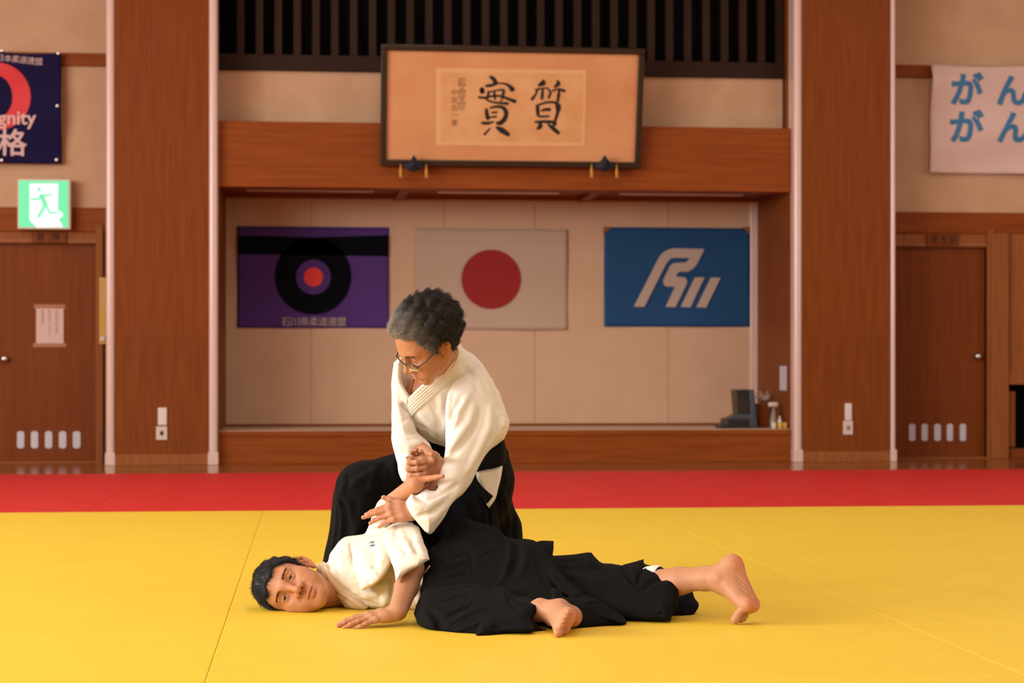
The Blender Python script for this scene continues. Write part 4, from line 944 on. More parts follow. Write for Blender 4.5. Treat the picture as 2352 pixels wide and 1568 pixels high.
def strands(name, P, N_, flow, L, w, m, parent, seed=1, lift=.35, curl=.0, col=None, seg=4):
    """short tapering hairs growing from points P"""
    rg = np.random.default_rng(seed); n = len(P)
    t = flow - N_ * (flow * N_).sum(1, keepdims=True); t /= np.linalg.norm(t, axis=1, keepdims=True) + 1e-9
    b = np.cross(N_, t); t = t + b * rg.normal(0, .28, (n, 1)); t /= np.linalg.norm(t, axis=1, keepdims=True)
    L = L * rg.uniform(.65, 1.2, n); lf = lift * rg.uniform(.5, 1.4, n); cu = rg.normal(0, curl, n)
    V = np.zeros((n, seg + 1, 3, 3)); p = P - N_ * .001
    for i in range(seg + 1):
        u = i / seg; r = w * (1 - .75 * u)
        for k in range(3):
            a = k * 2.0944; V[:, i, k] = p + (N_ * math.cos(a) + b * math.sin(a)) * r
        d = t * 1. + N_ * (lf * (1 - 1.7 * u))[:, None] + b * (cu * u)[:, None]; p = p + d / np.linalg.norm(d, axis=1, keepdims=True) * (L / seg)[:, None]
    idx = np.arange(n * (seg + 1) * 3).reshape(n, seg + 1, 3); F_ = []
    for i in range(seg):
        for k in range(3): F_.append(np.stack([idx[:, i, k], idx[:, i, (k + 1) % 3], idx[:, i + 1, (k + 1) % 3], idx[:, i + 1, k]], 1))
    return V.reshape(-1, 3), np.concatenate(F_), (np.repeat(col, (seg + 1) * 3, 0) if col is not None else None)
def raw_mesh(name, V, Q, m, parent, col=None):
    me = D.meshes.new(name); me.vertices.add(len(V)); me.loops.add(len(Q) * 4); me.polygons.add(len(Q)); off = np.zeros(3); o_ = parent
    while o_ is not None: off = off + np.array(o_.location); o_ = o_.parent
    me.vertices.foreach_set('co', (V - off).ravel()); me.loops.foreach_set('vertex_index', Q.ravel().astype(np.int32)); me.polygons.foreach_set('loop_start', np.arange(0, len(Q) * 4, 4, dtype=np.int32)); me.polygons.foreach_set('loop_total', np.full(len(Q), 4, np.int32))
    me.polygons.foreach_set('use_smooth', np.ones(len(Q), bool)); me.update()
    if col is not None: a = me.color_attributes.new('tone', 'FLOAT_COLOR', 'POINT'); c = np.ones((len(V), 4)); c[:, :3] = col; a.data.foreach_set('color', c.ravel())
    return link(name, me, m, parent)
def vnormals(V, Q):
    n = np.cross(V[Q[:, 2]] - V[Q[:, 0]], V[Q[:, 3]] - V[Q[:, 1]]); o = np.zeros_like(V)
    for k in range(4): np.add.at(o, Q[:, k], n)
    return o / (np.linalg.norm(o, axis=1, keepdims=True) + 1e-12)
def hair_cap(F, line, grow, lump, seed=0):
    s = F.sc; o = Ops()
    o.ell(F(0, -.014, .036), np.array([.0755 + grow[0], .094 + grow[1], .083 + grow[2]]) * s, F.R, .01); o.ell(F(0, .030 - .004, .030), np.array([.066 + grow[0] * .7, .064 + grow[1] * .7, .072 + grow[2] * .9]) * s, F.R, .02)
    ys, zs = zip(*line)
    def cut(P):
        L = F.inv(P); return np.interp(L[:, 1], ys, zs) - L[:, 2] + .004 * np.sin(L[:, 0] * 130 + seed) * (L[:, 1] > .03)
    o.fn(cut, F.o - .3, F.o + .3, .006, 'i')
    def bumps(P):
        L = F.inv(P); return lump * (np.sin(L[:, 0] * 95 + 3 * np.sin(L[:, 1] * 50 + seed)) * np.sin(L[:, 1] * 80 + 2 * np.sin(L[:, 2] * 60)) + .6 * np.sin(L[:, 2] * 150 + L[:, 0] * 120 + L[:, 1] * 60))
    o.fn(bumps, F.o - .3, F.o + .3, 0, 'd'); return o
def ribbon(edge_a, edge_b, surf, lift, thick, ridges, ridge_h, m, name, parent, nu=60, nv=36, bulge=.004, dd=None):
    """a cloth band between two picture edges, laid over a surface, with stitched ridges along it"""
    def res(e, n):
        P = np.array(e, float); c = np.concatenate([[0], np.cumsum(np.linalg.norm(np.diff(P[:, :2], axis=0), axis=1))]); u = np.linspace(0, c[-1], n); q = np.stack([np.interp(u, c, P[:, i]) for i in range(P.shape[1])], 1)
        for _ in range(3): q[1:-1] = q[1:-1] * .5 + (q[:-2] + q[2:]) * .25
        return q
    A, B = res(edge_a, nu), res(edge_b, nu); G = np.zeros((nu, 5, 3)); 
    for i in range(nu):
        for j in range(5):
            t = j / 4; x, y = A[i, :2] * (1 - t) + B[i, :2] * t
            if surf is None: G[i, j] = atD(x, y, A[i, 2] * (1 - t) + B[i, 2] * t)
            else:
                p = surf.trace(x, y); G[i, j] = p if p is not None else (G[i, j - 1] if j else np.nan)
    bad = np.isnan(G).any(2)
    for j in range(5):
        ok = np.where(~bad[:, j])[0]
        for i in np.where(bad[:, j])[0]: G[i, j] = G[ok[np.argmin(np.abs(ok - i))], j]
    for _ in range(4): G[1:-1] = G[1:-1] * .5 + (G[:-2] + G[2:]) * .25
    V = []; du = np.gradient(G, axis=0); dv = np.gradient(G, axis=1); Nn = np.cross(du, dv); Nn /= np.linalg.norm(Nn, axis=2, keepdims=True) + 1e-12
    Nn *= np.where(((CO - G) * Nn).sum(2, keepdims=True) < 0, -1, 1)
    for side in (1, 0):
        for i in range(nu):
            for j in range(nv + 1):
                v = j / nv * 4; a = min(int(v), 3); f = v - a; p = G[i, a] * (1 - f) + G[i, a + 1] * f; n_ = Nn[i, a] * (1 - f) + Nn[i, a + 1] * f; t = j / nv
                e = bulge * math.sin(math.pi * t) ** .6
                V.append(np.maximum(p + n_ * (lift + ((thick + e + (ridge_h * (abs(math.sin(math.pi * ridges * t)) ** .7 - .5) if ridges else 0)) if side else 0)), [-99, -99, .0006]))
    w = nv + 1; o1 = nu * w; Fc = []
    for i in range(nu - 1):
        for j in range(nv): q = i * w + j; Fc += [(q, q + 1, q + w + 1, q + w), (o1 + q, o1 + q + w, o1 + q + w + 1, o1 + q + 1)]
    rim = [j for j in range(w)] + [i * w + nv for i in range(1, nu)] + [(nu - 1) * w + j for j in range(nv - 1, -1, -1)] + [i * w for i in range(nu - 2, 0, -1)]
    for i in range(len(rim)): p, q = rim[i], rim[(i + 1) % len(rim)]; Fc.append((p, o1 + p, o1 + q, q))
    return MB().add(V, Fc, 0, True).build(name, m, parent)
def crumple(o, amp, fr, seed, ax=(1., 1., 1.)):
    """fine crossing creases over a whole garment"""
    lo, hi = o.bounds(); A_ = np.array(ax) * fr
    def f(P):
        q = P * A_; x, y, z = q[:, 0] + seed, q[:, 1] + seed * 2.3, q[:, 2] + seed * 1.7
        w = np.sin(x * .9 + 1.7 * np.sin(z * .8 + y * .5)) + np.sin(z * 1.3 + 1.5 * np.sin(x * .7 - y * .9)); u = np.sin(x * 2.1 - z * 1.6 + 2. * np.sin(y * 1.1 + x * .6))
        return -amp * ((1 - np.abs(np.sin(w * 1.6))) ** 2 * np.clip(.5 + .7 * np.sin(x * .45 + z * .6), 0, 1) + .45 * (1 - np.abs(u)) ** 2 - .35)
    o.fn(f, lo, hi, 0, 'd'); return o
def skin_tone(F, base, spots):
    """natural skin colours: lips, ears, nose and soles are redder"""
    base = np.array(base)
    def f(P):
        c = np.tile(base, (len(P), 1)); L = F.inv(P); r = np.linalg.norm(L, axis=1)
        def blend(w, tint): c[:] = c * (1 - w[:, None]) + np.array(tint) * w[:, None]
        tan = np.clip((.16 - r) / .04, 0, 1); blend(tan * .8, base * [.92, .82, .76]); lip = np.exp(-(((L[:, 0]) / .022) ** 4 + ((L[:, 2] + .0735) / .0085) ** 4 )) * (L[:, 1] > .08); blend(lip * .6, base * [.80, .44, .40])
        ear = np.clip((np.abs(L[:, 0]) - .072) / .01, 0, 1) * (r < .13); blend(ear * .5, base * [1.05, .72, .62])
        nose = np.exp(-((L[:, 0] / .016) ** 2 + ((L[:, 2] + .035) / .014) ** 2 + ((L[:, 1] - .11) / .02) ** 2)); blend(nose * .4, base * [1.02, .78, .70])
        if len(spots) > 6: soles(P, c, base)
        for p, rad, tint, a in spots: w = np.exp(-(np.linalg.norm(P - p, axis=1) / rad) ** 2) * a; blend(w, base * tint)
        return c
    return f
# ================================================================ the younger man lying on the mat
UF = head_frame(675, 1351, 5.90, (-.256, -.967, -.007), (-.200, .046, .979), (-.946, .252, -.205), 1.02)
def cv(r, u, t, px=1000, py=1200): return cam_vec(r, u, t, px, py)
ub = Ops(); head(ub, UF)
nk = UF(0, -.022, -.05); ub.cone(nk, atD(778, 1350, 6.0), .050, .048, .025); ub.cone(UF(0, .012, -.065), atD(780, 1366, 5.98), .030, .036, .03)
ub.chain([atD(775, 1345, 5.99), atD(850, 1318, 6.03), atD(960, 1310, 6.0), atD(1080, 1290, 5.90)], [.05, .055, .055, .06], .03)
# left arm, propped on the mat
WL = atZ(914, 1404, .040); ub.chain([atD(840, 1290, 6.0), atD(900, 1262, 5.93), atD(952, 1272, 5.82), atD(947, 1308, 5.755), atD(933, 1350, 5.70), WL], [.03, .03, .030, .034, .034, .0265], .012)
lf = cv(-1, 0, .30); lf[2] = -.17; tipsL = hand(ub, WL, lf, (0.15, -.1, 1), False, .88, curl=((.06, .12, .12), (.04, .12, .12), (.05, .14, .12), (.1, .16, .1)), spread=(.16, .05, -.03, -.10), thumb=((.75, .5, -.10), (.1, .1)))
# right arm, held up
WR = atD(954, 1112, 5.86); ub.chain([atD(860, 1260, 6.05), atD(888, 1168, 6.02), WR], [.035, .032, .026], .012)
tipsR = hand(ub, WR, cv(.10, .72, -.62), cv(.35, -.50, -.8), True, .74, curl=((.55, 1.0, .7), (.55, 1.0, .7), (.55, 1.0, .7), (.55, 1.0, .7)), spread=(-.05, .0, .05, .1), thumb=((.97, -.16, -.10), (.06, .0)))
# legs
AR = atD(1655, 1336, 5.62)
ub.chain([atD(1090, 1300, 5.92), atD(1370, 1350, 5.86), atD(1480, 1340, 5.77), atD(1560, 1334, 5.70), atD(1625, 1326, 5.65), AR], [.055, .040, .040, .039, .031, .031], .014)
tipsF = foot(ub, AR, cv(.24, -.86, .42), cv(-.86, -.30, -.46), True, .92, toe=1.25)
fw2, s2 = cv(-.26, -.02, .96), cv(-.36, -.93, -.12); fw2 /= np.linalg.norm(fw2); s2 -= fw2 * (s2 @ fw2); s2 /= np.linalg.norm(s2); up2 = np.cross(s2, fw2)
AL = atD(1290, 1446, 5.32) - (fw2 * .118 + s2 * .026 - up2 * .066) * .88
ub.chain([atD(1080, 1310, 5.88), atD(1040, 1400, 5.58), atD(1150, 1412, 5.52), AL], [.05, .03, .030, .026], .012)
FEET = []
for a_, f_, u_, rt, k_ in ((AR, cv(.24, -.86, .42), cv(-.86, -.30, -.46), 1, .92), (AL, fw2, up2, 0, .88)):
    f_ = f_ / np.linalg.norm(f_); u_ = u_ - f_ * (u_ @ f_); u_ = u_ / np.linalg.norm(u_); FEET.append((a_, f_, np.cross(f_, u_) * (-1 if rt else 1), u_, k_))
tipsG = foot(ub, AL, fw2, up2, False, .88, toe=.15)
for l in ([(1690, 1322), (1700, 1330), (1712, 1340)], [(1692, 1332), (1703, 1342), (1716, 1354)], [(1696, 1346), (1706, 1355), (1719, 1366)], [(1686, 1308), (1697, 1311), (1708, 1314)], [(1712, 1338), (1720, 1356), (1727, 1376)]): ub.pstroke(l, .003, -.0022)
SK = (.50, .25, .135)
sole = [(AR, .001, (1, 1, 1), 0)] * 6 + [
        (WR + cv(.45, .2, .2) * .05, .05, (1.15, .92, .88), .5), (WL + lf * .17, .05, (1.08, .82, .76), .5)]
def soles(P, c, base):
    for A_, f_, s_, u_, k_ in FEET:
        q = (P - A_) / k_; a, b_, h = q @ f_, q @ s_, q @ u_; m = (np.abs(a - .04) < .16) & (np.abs(b_) < .06) & (np.abs(h + .06) < .05)
        w = np.clip((-.060 - h) / .018, 0, 1) * m * (.45 + .55 * np.maximum(np.exp(-((a - .112) / .028) ** 2), np.exp(-((a + .035) / .035) ** 2))) * .75; w = w[:, None]
        c[:] = c * (1 - w) + base * np.array([1.22, .82, .74]) * w
uke, UV, UQ = mesh_obj('person', ub, .0020 * HS, M['skin'], None, skin_tone(UF, SK, sole), floor=.0004)
tag(uke, 'young man with black hair lying on his side in cream jacket and black hakama', 'person')
eyes('eye', UF, uke, UF.R @ np.array([.10, 1., .02]))
nails('fingernail', tipsL, .88, uke, M['nail']); nails('fingernail', tipsR[4:], .74, uke, M['nail']); nails('toenail', tipsF, .95, uke, M['nail'])
# hair
hc = hair_cap(UF, [(-.12, -.068), (-.07, -.062), (-.045, -.045), (-.034, .0), (-.02, .022), (.008, .022), (.016, -.018), (.030, -.014), (.036, .012), (.047, .033), (.062, .052), (.075, .060), (.12, .064)], (.007, .009, .010), .0022)
hr, HV, HQ = mesh_obj('hair', hc, .0022 * HS, M['hair1'], uke, floor=.0004)
HN = vnormals(HV, HQ); rg = np.random.default_rng(5); ii = rg.integers(0, len(HV), 15000); ii = ii[HV[ii][:, 2] > .012]
lc = UF.inv(HV[ii]); fl = np.stack([lc[:, 0] * 6, .5 + 0 * lc[:, 1], -.55 - 6 * np.maximum(0, -lc[:, 1])], 1) @ UF.R.T
SV, SQ, _ = strands('hair', HV[ii], HN[ii], fl, np.full(len(ii), .020), .00042, M['hair1'], uke, 3, .32, .35)
SV[:, 2] = np.maximum(SV[:, 2], .0006); raw_mesh('hair_strands', SV, SQ, M['hair1'], hr)
def brows(F, parent, m, seed, th=.0046, n=120, col=None):
    rg = np.random.default_rng(seed)
    for q in (-1, 1):
        P = []; fl = []
        for i in range(n):
            t = rg.random(); x = (.014 + .034 * t) * q; z = .0175 + .0055 * math.sin(t * 2.2) + rg.normal(0, th * .45 * (1.1 - .7 * t)); y = .098 - (abs(x) - .012) * .30 - max(0, abs(x) - .03) * .55
            P.append(F(x, y, z)); fl.append(F.R @ np.array([q, 0, .25 - .5 * t]))
        P = np.array(P); N_ = np.tile(F.R @ np.array([0.25 * q, 1, 0]), (n, 1)); V, Q, c = strands('eyebrow', P, N_, np.array(fl), np.full(n, .0075), .00034, m, parent, seed, .15, .1, col)
        # settle on the skin
        ops = ub if F is UF else mb_
        for _ in range(2):
            d = ops.eval(P); P = P - N_ * (d - .0006)[:, None]
        V, Q, c = strands('eyebrow', P, N_, np.array(fl), np.full(n, .0075), .00034, m, parent, seed, .15, .1, np.tile(np.array(col), (n, 1)) if col is not None else None)
        raw_mesh('eyebrow', V, Q, m, parent, c)
brows(UF, uke, M['hair1'], 11)
# ---- jacket
uj = Ops()
pillow(uj, [(726, 1303), (751, 1291), (757, 1272), (767, 1258), (780, 1241), (799, 1231), (845, 1225), (880, 1213), (930, 1205), (975, 1255), (998, 1290), (1000, 1340), (975, 1392), (955, 1402, 1), (870, 1399), (812, 1396, 1), (797, 1390), (780, 1366), (765, 1352), (745, 1330)],
       [(755, 1290, 6.00), (900, 1225, 6.06), (850, 1392, 5.95), (960, 1395, 5.90), (960, 1250, 6.0), (790, 1370, 5.96)], .05, .085, .01, hb=.09)
pillow(uj, [(803, 1262), (808, 1240), (850, 1226), (888, 1212), (905, 1225), (902, 1280), (892, 1308), (874, 1332), (845, 1351), (828, 1357, 1), (822, 1330), (809, 1295)],
       [(815, 1260, 5.97), (885, 1225, 5.98), (840, 1345, 5.83), (890, 1300, 5.82)], .05, .055, .010, hb=.08)
pillow(uj, [(882, 1222), (897, 1206), (914, 1199), (935, 1198), (952, 1204), (964, 1216), (971, 1237), (977, 1256), (984, 1274), (987, 1285, 1), (977, 1290), (962, 1300), (939, 1312), (920, 1327), (909, 1337, 1), (904, 1306), (897, 1287), (889, 1258)],
       [(900, 1215, 5.93), (960, 1220, 5.90), (980, 1282, 5.70), (911, 1330, 5.67)], .035, .066, .006, hb=.07)
# raised right sleeve with gathered cuff
pillow(uj, [(843, 1232), (849, 1201), (855, 1182), (862, 1165), (870, 1150), (881, 1139, 1), (894, 1143), (909, 1146, 1), (908, 1170), (900, 1200), (895, 1232)], [(870, 1230, 6.05), (895, 1145, 6.0), (850, 1200, 6.03)], .035, .052, .012)
uj.cone(atD(893, 1168, 6.02), atD(905, 1120, 5.99), .030, .036, .004, 's')
uj.cone(atD(948, 1296, 5.765), atD(922, 1362, 5.69), .034, .050, .003, 's')
S_ = uj.pstroke
for l, w, a in (([(805, 1238), (805, 1262), (810, 1296), (821, 1326), (829, 1350)], .0034, -.0045), ([(798, 1262), (802, 1300), (814, 1330)], .010, .006), ([(890, 1222), (887, 1240), (893, 1262), (900, 1285)], .006, -.016), ([(905, 1206), (896, 1235), (902, 1262)], .010, .007),
                ([(835, 1255), (838, 1285), (850, 1310)], .009, .006), ([(855, 1262), (862, 1290), (856, 1315)], .007, -.006), ([(873, 1250), (880, 1280), (870, 1305)], .009, .006), ([(822, 1300), (845, 1310), (870, 1300)], .005, -.005),
                ([(920, 1215), (926, 1240), (940, 1262), (950, 1285)], .009, .007), ([(943, 1225), (950, 1250), (960, 1272)], .008, -.006), ([(915, 1262), (925, 1275), (930, 1290)], .005, .005), ([(904, 1311), (925, 1300), (955, 1285), (980, 1270)], .0034, -.0036),
                ([(780, 1270), (786, 1295), (800, 1320)], .008, .006), ([(768, 1290), (778, 1315), (795, 1338)], .006, -.005), ([(775, 1250), (790, 1255), (800, 1250)], .008, .005),
                ([(790, 1352), (825, 1378), (870, 1390)], .006, -.007), ([(830, 1368), (862, 1362), (882, 1340)], .009, .010), ([(880, 1392), (888, 1365), (893, 1335)], .008, .008), ([(905, 1395), (903, 1370), (900, 1345)], .006, -.006), ([(950, 1330), (958, 1360), (968, 1385)], .008, .009), ([(962, 1330), (972, 1360), (975, 1380)], .006, -.007), ([(800, 1362), (820, 1360), (845, 1358)], .006, .006),
                ([(760, 1275), (775, 1290), (800, 1300)], .005, -.005), ([(772, 1262), (790, 1278), (802, 1282)], .006, .006), ([(820, 1240), (826, 1262), (836, 1280)], .006, -.005), ([(845, 1270), (868, 1268), (885, 1262)], .005, -.005), ([(848, 1300), (866, 1322)], .005, .006), ([(838, 1318), (850, 1338)], .006, -.005), ([(905, 1225), (930, 1232), (955, 1230)], .006, -.005), ([(910, 1245), (938, 1246), (962, 1250)], .006, .006), ([(930, 1265), (955, 1268), (975, 1268)], .005, -.005), ([(912, 1290), (930, 1280), (945, 1282)], .005, .005),
                ([(848, 1215), (862, 1208), (880, 1206)], .004, .005), ([(852, 1190), (868, 1178), (885, 1174)], .0035, -.005), ([(860, 1180), (876, 1172), (895, 1170)], .0035, .005), ([(874, 1150), (890, 1160), (905, 1165)], .0035, -.005), ([(858, 1195), (875, 1185), (900, 1180)], .005, .006), ([(855, 1208), (872, 1200), (895, 1198)], .004, -.005), ([(862, 1172), (880, 1165), (902, 1165)], .004, -.005), ([(866, 1162), (885, 1153), (905, 1156)], .005, .005)):
    S_(l, w, a * FOLD)
uj_plain = Ops(); uj_plain.ops = list(uj.ops); crumple(uj, .0022, 20, 1.)
uja, JV, JQ = mesh_obj('jacket', uj, .0026 * HS, M['gi2'], uke, floor=.0006)
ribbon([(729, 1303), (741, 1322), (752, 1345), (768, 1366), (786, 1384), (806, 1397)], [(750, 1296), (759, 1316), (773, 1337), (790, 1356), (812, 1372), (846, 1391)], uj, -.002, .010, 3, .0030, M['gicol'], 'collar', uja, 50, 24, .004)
# stitched seam band on the shoulder, embroidered mark on the back
def onto_surface(mb, ops, txt, size, px, py, ang, bold=.0, lift=.0012):
    V, Fc = text_poly(txt, size, offset=bold); ca, sa = math.cos(ang), math.sin(ang); k = FPX / 5.9; out = []
    for x, y, z in V:
        u, v = x * ca - y * sa, x * sa + y * ca; p = ops.trace(px + u * k, py - v * k); p = p if p is not None else atD(px + u * k, py - v * k, 5.9)
        out.append(p + (CO - p) / np.linalg.norm(CO - p) * lift)
    mb.add(out, Fc); return mb
onto_surface(MB(), uj, '林', .022, 853, 1249, math.radians(-82), .0).build('embroidery', M['thread'], uja)
# ---- hakama
uh = Ops()
pillow(uh, [(978, 1302), (985, 1264), (1000, 1251), (1020, 1240), (1036, 1234), (1037, 1211, 1), (1049, 1212), (1066, 1188, 1), (1108, 1200), (1135, 1209), (1152, 1220), (1163, 1231), (1190, 1237), (1212, 1237), (1235, 1245), (1262, 1285), (1300, 1330), (1340, 1362), (1400, 1398), (1435, 1421), (1430, 1436), (1340, 1440), (1230, 1445), (1100, 1440), (1000, 1420), (966, 1370)],
       [(1050, 1200, 5.97), (1000, 1400, 5.62), (1200, 1240, 5.93), (1420, 1430, 5.56), (1150, 1330, 5.74), (1300, 1380, 5.66)], .085, .085, .01, hb=.10)
pillow(uh, [(1190, 1250), (1230, 1243), (1247, 1240), (1273, 1241, 1), (1270, 1275, 1), (1316, 1272), (1353, 1268), (1364, 1275), (1382, 1291), (1404, 1293), (1430, 1300, 1), (1436, 1296), (1478, 1284, 1), (1482, 1296), (1520, 1305), (1548, 1321), (1559, 1337), (1560, 1367), (1556, 1385), (1547, 1405), (1541, 1427, 1), (1470, 1425), (1400, 1421), (1300, 1420), (1220, 1380)],
       [(1220, 1260, 5.98), (1540, 1330, 5.71), (1540, 1422, 5.61), (1300, 1420, 5.66)], .045, .065, .012, hb=.09)
pillow(uh, [(1520, 1372), (1560, 1366), (1591, 1357, 1), (1595, 1371), (1605, 1385), (1603, 1397), (1596, 1408), (1587, 1415, 1), (1541, 1420), (1520, 1405)], [(1560, 1370, 5.80), (1600, 1390, 5.79), (1550, 1418, 5.74)], .02, .018, .01)
pillow(uh, [(1090, 1461, 1), (1120, 1420), (1200, 1400), (1262, 1375), (1264, 1358), (1272, 1349), (1287, 1354), (1298, 1370), (1340, 1374), (1404, 1399), (1436, 1421), (1430, 1437), (1387, 1436), (1339, 1442), (1228, 1451)],
       [(1090, 1458, 5.33), (1430, 1430, 5.56), (1290, 1360, 5.56), (1240, 1448, 5.36)], .025, .03, .006, hb=.06)
uh.cone(atD(1535, 1337, 5.735), atD(1590, 1334, 5.69), .040, .054, .004, 's')
uh.cone(atD(1245, 1410, 5.46), atD(1300, 1408, 5.30), .040, .060, .006, 's')
pillow(uh, [(1216, 1247), (1232, 1243), (1263, 1284), (1294, 1324), (1336, 1359), (1404, 1397), (1437, 1420), (1433, 1432), (1400, 1424), (1340, 1400), (1302, 1370), (1269, 1337), (1245, 1295)],
       [(1225, 1247, 5.91), (1300, 1345, 5.66), (1430, 1425, 5.53)], .012, .02, .004)
pillow(uh, [(953, 1414), (955, 1400), (962, 1380), (975, 1352), (1005, 1343), (1035, 1340), (1084, 1337), (1128, 1347), (1161, 1350), (1188, 1367), (1216, 1371), (1246, 1384, 1), (1236, 1402), (1222, 1425), (1225, 1450), (1160, 1455), (1090, 1461, 1), (1028, 1453), (973, 1442)],
       [(1000, 1345, 5.68), (1000, 1440, 5.44), (1190, 1370, 5.55), (1180, 1452, 5.36), (1090, 1390, 5.50)], .055, .075, .008, hb=.12)
S_ = uh.pstroke
for l, w, a in (([(1048, 1213), (1040, 1228), (1034, 1242)], .005, -.010), ([(1066, 1191), (1058, 1215), (1046, 1235)], .005, .007), ([(1072, 1200), (1062, 1225), (1040, 1245)], .006, -.008), ([(1075, 1262), (1082, 1285), (1086, 1320)], .0034, -.0045), ([(1030, 1285), (1060, 1270), (1078, 1264)], .006, .006),
                ([(1163, 1235), (1172, 1255), (1170, 1285), (1155, 1330), (1140, 1345)], .007, .010), ([(1180, 1245), (1185, 1280), (1172, 1325)], .010, -.014), ([(1205, 1245), (1205, 1290), (1195, 1330)], .010, .010), ([(1222, 1255), (1235, 1300), (1255, 1345)], .008, -.010), ([(1095, 1225), (1130, 1240), (1150, 1265)], .012, .007), ([(1085, 1245), (1115, 1262), (1150, 1270)], .008, -.006),
                ([(1078, 1262), (1100, 1275), (1135, 1262)], .006, .006), ([(1000, 1310), (1030, 1300), (1070, 1285)], .012, .008), ([(1005, 1330), (1040, 1325), (1080, 1315)], .008, -.006), ([(975, 1352), (1035, 1341), (1084, 1338), (1128, 1348)], .005, -.010),
                ([(1000, 1362), (1040, 1352), (1080, 1345), (1105, 1352)], .008, .008), ([(1010, 1385), (1050, 1370), (1090, 1366)], .006, -.006), ([(1065, 1362), (1085, 1378), (1110, 1402)], .003, -.006), ([(1125, 1350), (1140, 1365), (1152, 1372)], .004, -.006), ([(985, 1400), (1005, 1415), (1010, 1440)], .008, -.010), ([(970, 1405), (985, 1425), (1000, 1445)], .007, .008),
                ([(1030, 1435), (1060, 1418), (1100, 1400), (1130, 1395)], .007, .008), ([(1020, 1420), (1050, 1405), (1090, 1385)], .006, -.007), ([(1045, 1448), (1090, 1436), (1110, 1424)], .005, .009), ([(1110, 1430), (1125, 1440), (1150, 1446)], .005, -.010), ([(1160, 1360), (1170, 1380), (1185, 1400), (1205, 1420)], .004, -.006), ([(1150, 1365), (1180, 1385), (1220, 1390)], .008, .007), ([(1120, 1450), (1170, 1444), (1220, 1446)], .004, .006),
                ([(1280, 1285), (1330, 1285), (1370, 1295)], .010, .007), ([(1275, 1300), (1330, 1305), (1380, 1305), (1410, 1320)], .008, -.008), ([(1300, 1318), (1350, 1330), (1400, 1345)], .012, .008), ([(1390, 1297), (1420, 1320), (1450, 1345), (1458, 1352)], .006, .008), ([(1430, 1302), (1443, 1325), (1458, 1348)], .005, -.012), ([(1480, 1290), (1470, 1320), (1462, 1348)], .005, -.009), ([(1450, 1300), (1456, 1325), (1460, 1345)], .006, .008),
                ([(1490, 1305), (1525, 1315), (1550, 1330)], .006, .007), ([(1470, 1360), (1500, 1335), (1530, 1325)], .010, -.008), ([(1400, 1405), (1460, 1410), (1540, 1408)], .0036, -.004), ([(1546, 1400), (1560, 1385), (1570, 1372)], .006, -.010), ([(1565, 1415), (1575, 1395), (1590, 1380)], .006, .009), ([(1320, 1372), (1345, 1362), (1360, 1370)], .006, -.006), ([(1340, 1385), (1370, 1380), (1400, 1398)], .007, .007)):
    S_(l, w, a * FOLD)
crumple(uh, .0038, 13, 4.)
mesh_obj('hakama', uh, .0033 * HS, M['hak'], uke, floor=.0008)
# belt knot between jacket and hakama, cord end, under trousers
bo = Ops()
bo.chain([atD(985, 1335, 5.77), atD(990, 1300, 5.84), atD(1000, 1272, 5.90), atD(1020, 1252, 5.94)], [.018, .022, .022, .016], .01)
bo.chain([atD(1003, 1285, 5.84), atD(1012, 1262, 5.88), atD(1030, 1250, 5.90), atD(1038, 1240, 5.92)], [.011, .012, .011, .009], .004); bo.chain([atD(1000, 1300, 5.82), atD(1013, 1282, 5.83), atD(1024, 1270, 5.85)], [.010, .011, .008], .004)
mesh_obj('belt', bo, .0028 * HS, M['obi'], uke)
wp = Ops(); pillow(wp, [(1012, 1272), (1016, 1260), (1028, 1256), (1024, 1266)], [(1018, 1264, 5.87)], .006, .01); wp.cone(atD(977, 1315, 5.75), atD(987, 1299, 5.75), .0022, .0022, .002)
mesh_obj('jacket_hem', wp, .0022 * HS, M['gi2'], uja)
ut = Ops(); ut.cone(atD(1462, 1340, 5.79), atD(1508, 1336, 5.76), .046, .050, .004); ut.cone(atD(1440, 1341, 5.81), atD(1550, 1333, 5.725), .039, .046, .002, 's')
ut.fn(lambda P: (P - atD(1521, 1320, 5.74)) @ cv(.97, .10, .2), AR - 1, AR + 1, .001, 'i')
mesh_obj('under_trousers', ut, .0022 * HS, M['gi'], uke)
# ================================================================ the older man kneeling over him
MF = head_frame(984, 780, 5.96, (-.543, .290, -.788), (-.727, -.632, .269), (-.420, .719, .554), 1.0)
mb_ = Ops(); head(mb_, MF, True, (.068, .004, -.008))
mb_.cone(MF(0, -.03, -.03), atD(1045, 870, 6.27), .046, .04, .03); mb_.cone(MF(0, .0, -.065), atD(1000, 895, 6.20), .030, .035, .03)
mb_.chain([atD(1030, 870, 6.14), atD(1055, 950, 6.22), atD(1090, 1060, 6.36)], [.06, .06, .06], .03); mb_.cone(atD(966, 902, 6.15), atD(1040, 900, 6.22), .050, .05, .03)
# left arm pressing the elbow
WL2 = atD(954, 1171, 5.88); mb_.chain([atD(1095, 890, 6.13), atD(1068, 1040, 6.0), WL2], [.03, .026, .028], .012)
tipsA = hand(mb_, WL2, cv(-1, -.10, .10), cv(.10, .60, .85), False, .82, curl=((.24, .14, .10), (.22, .16, .10), (.42, .3, .2), (.55, .35, .2)), spread=(-.10, -.01, .10, .17), thumb=((.52, .86, .10), (.15, .10)))
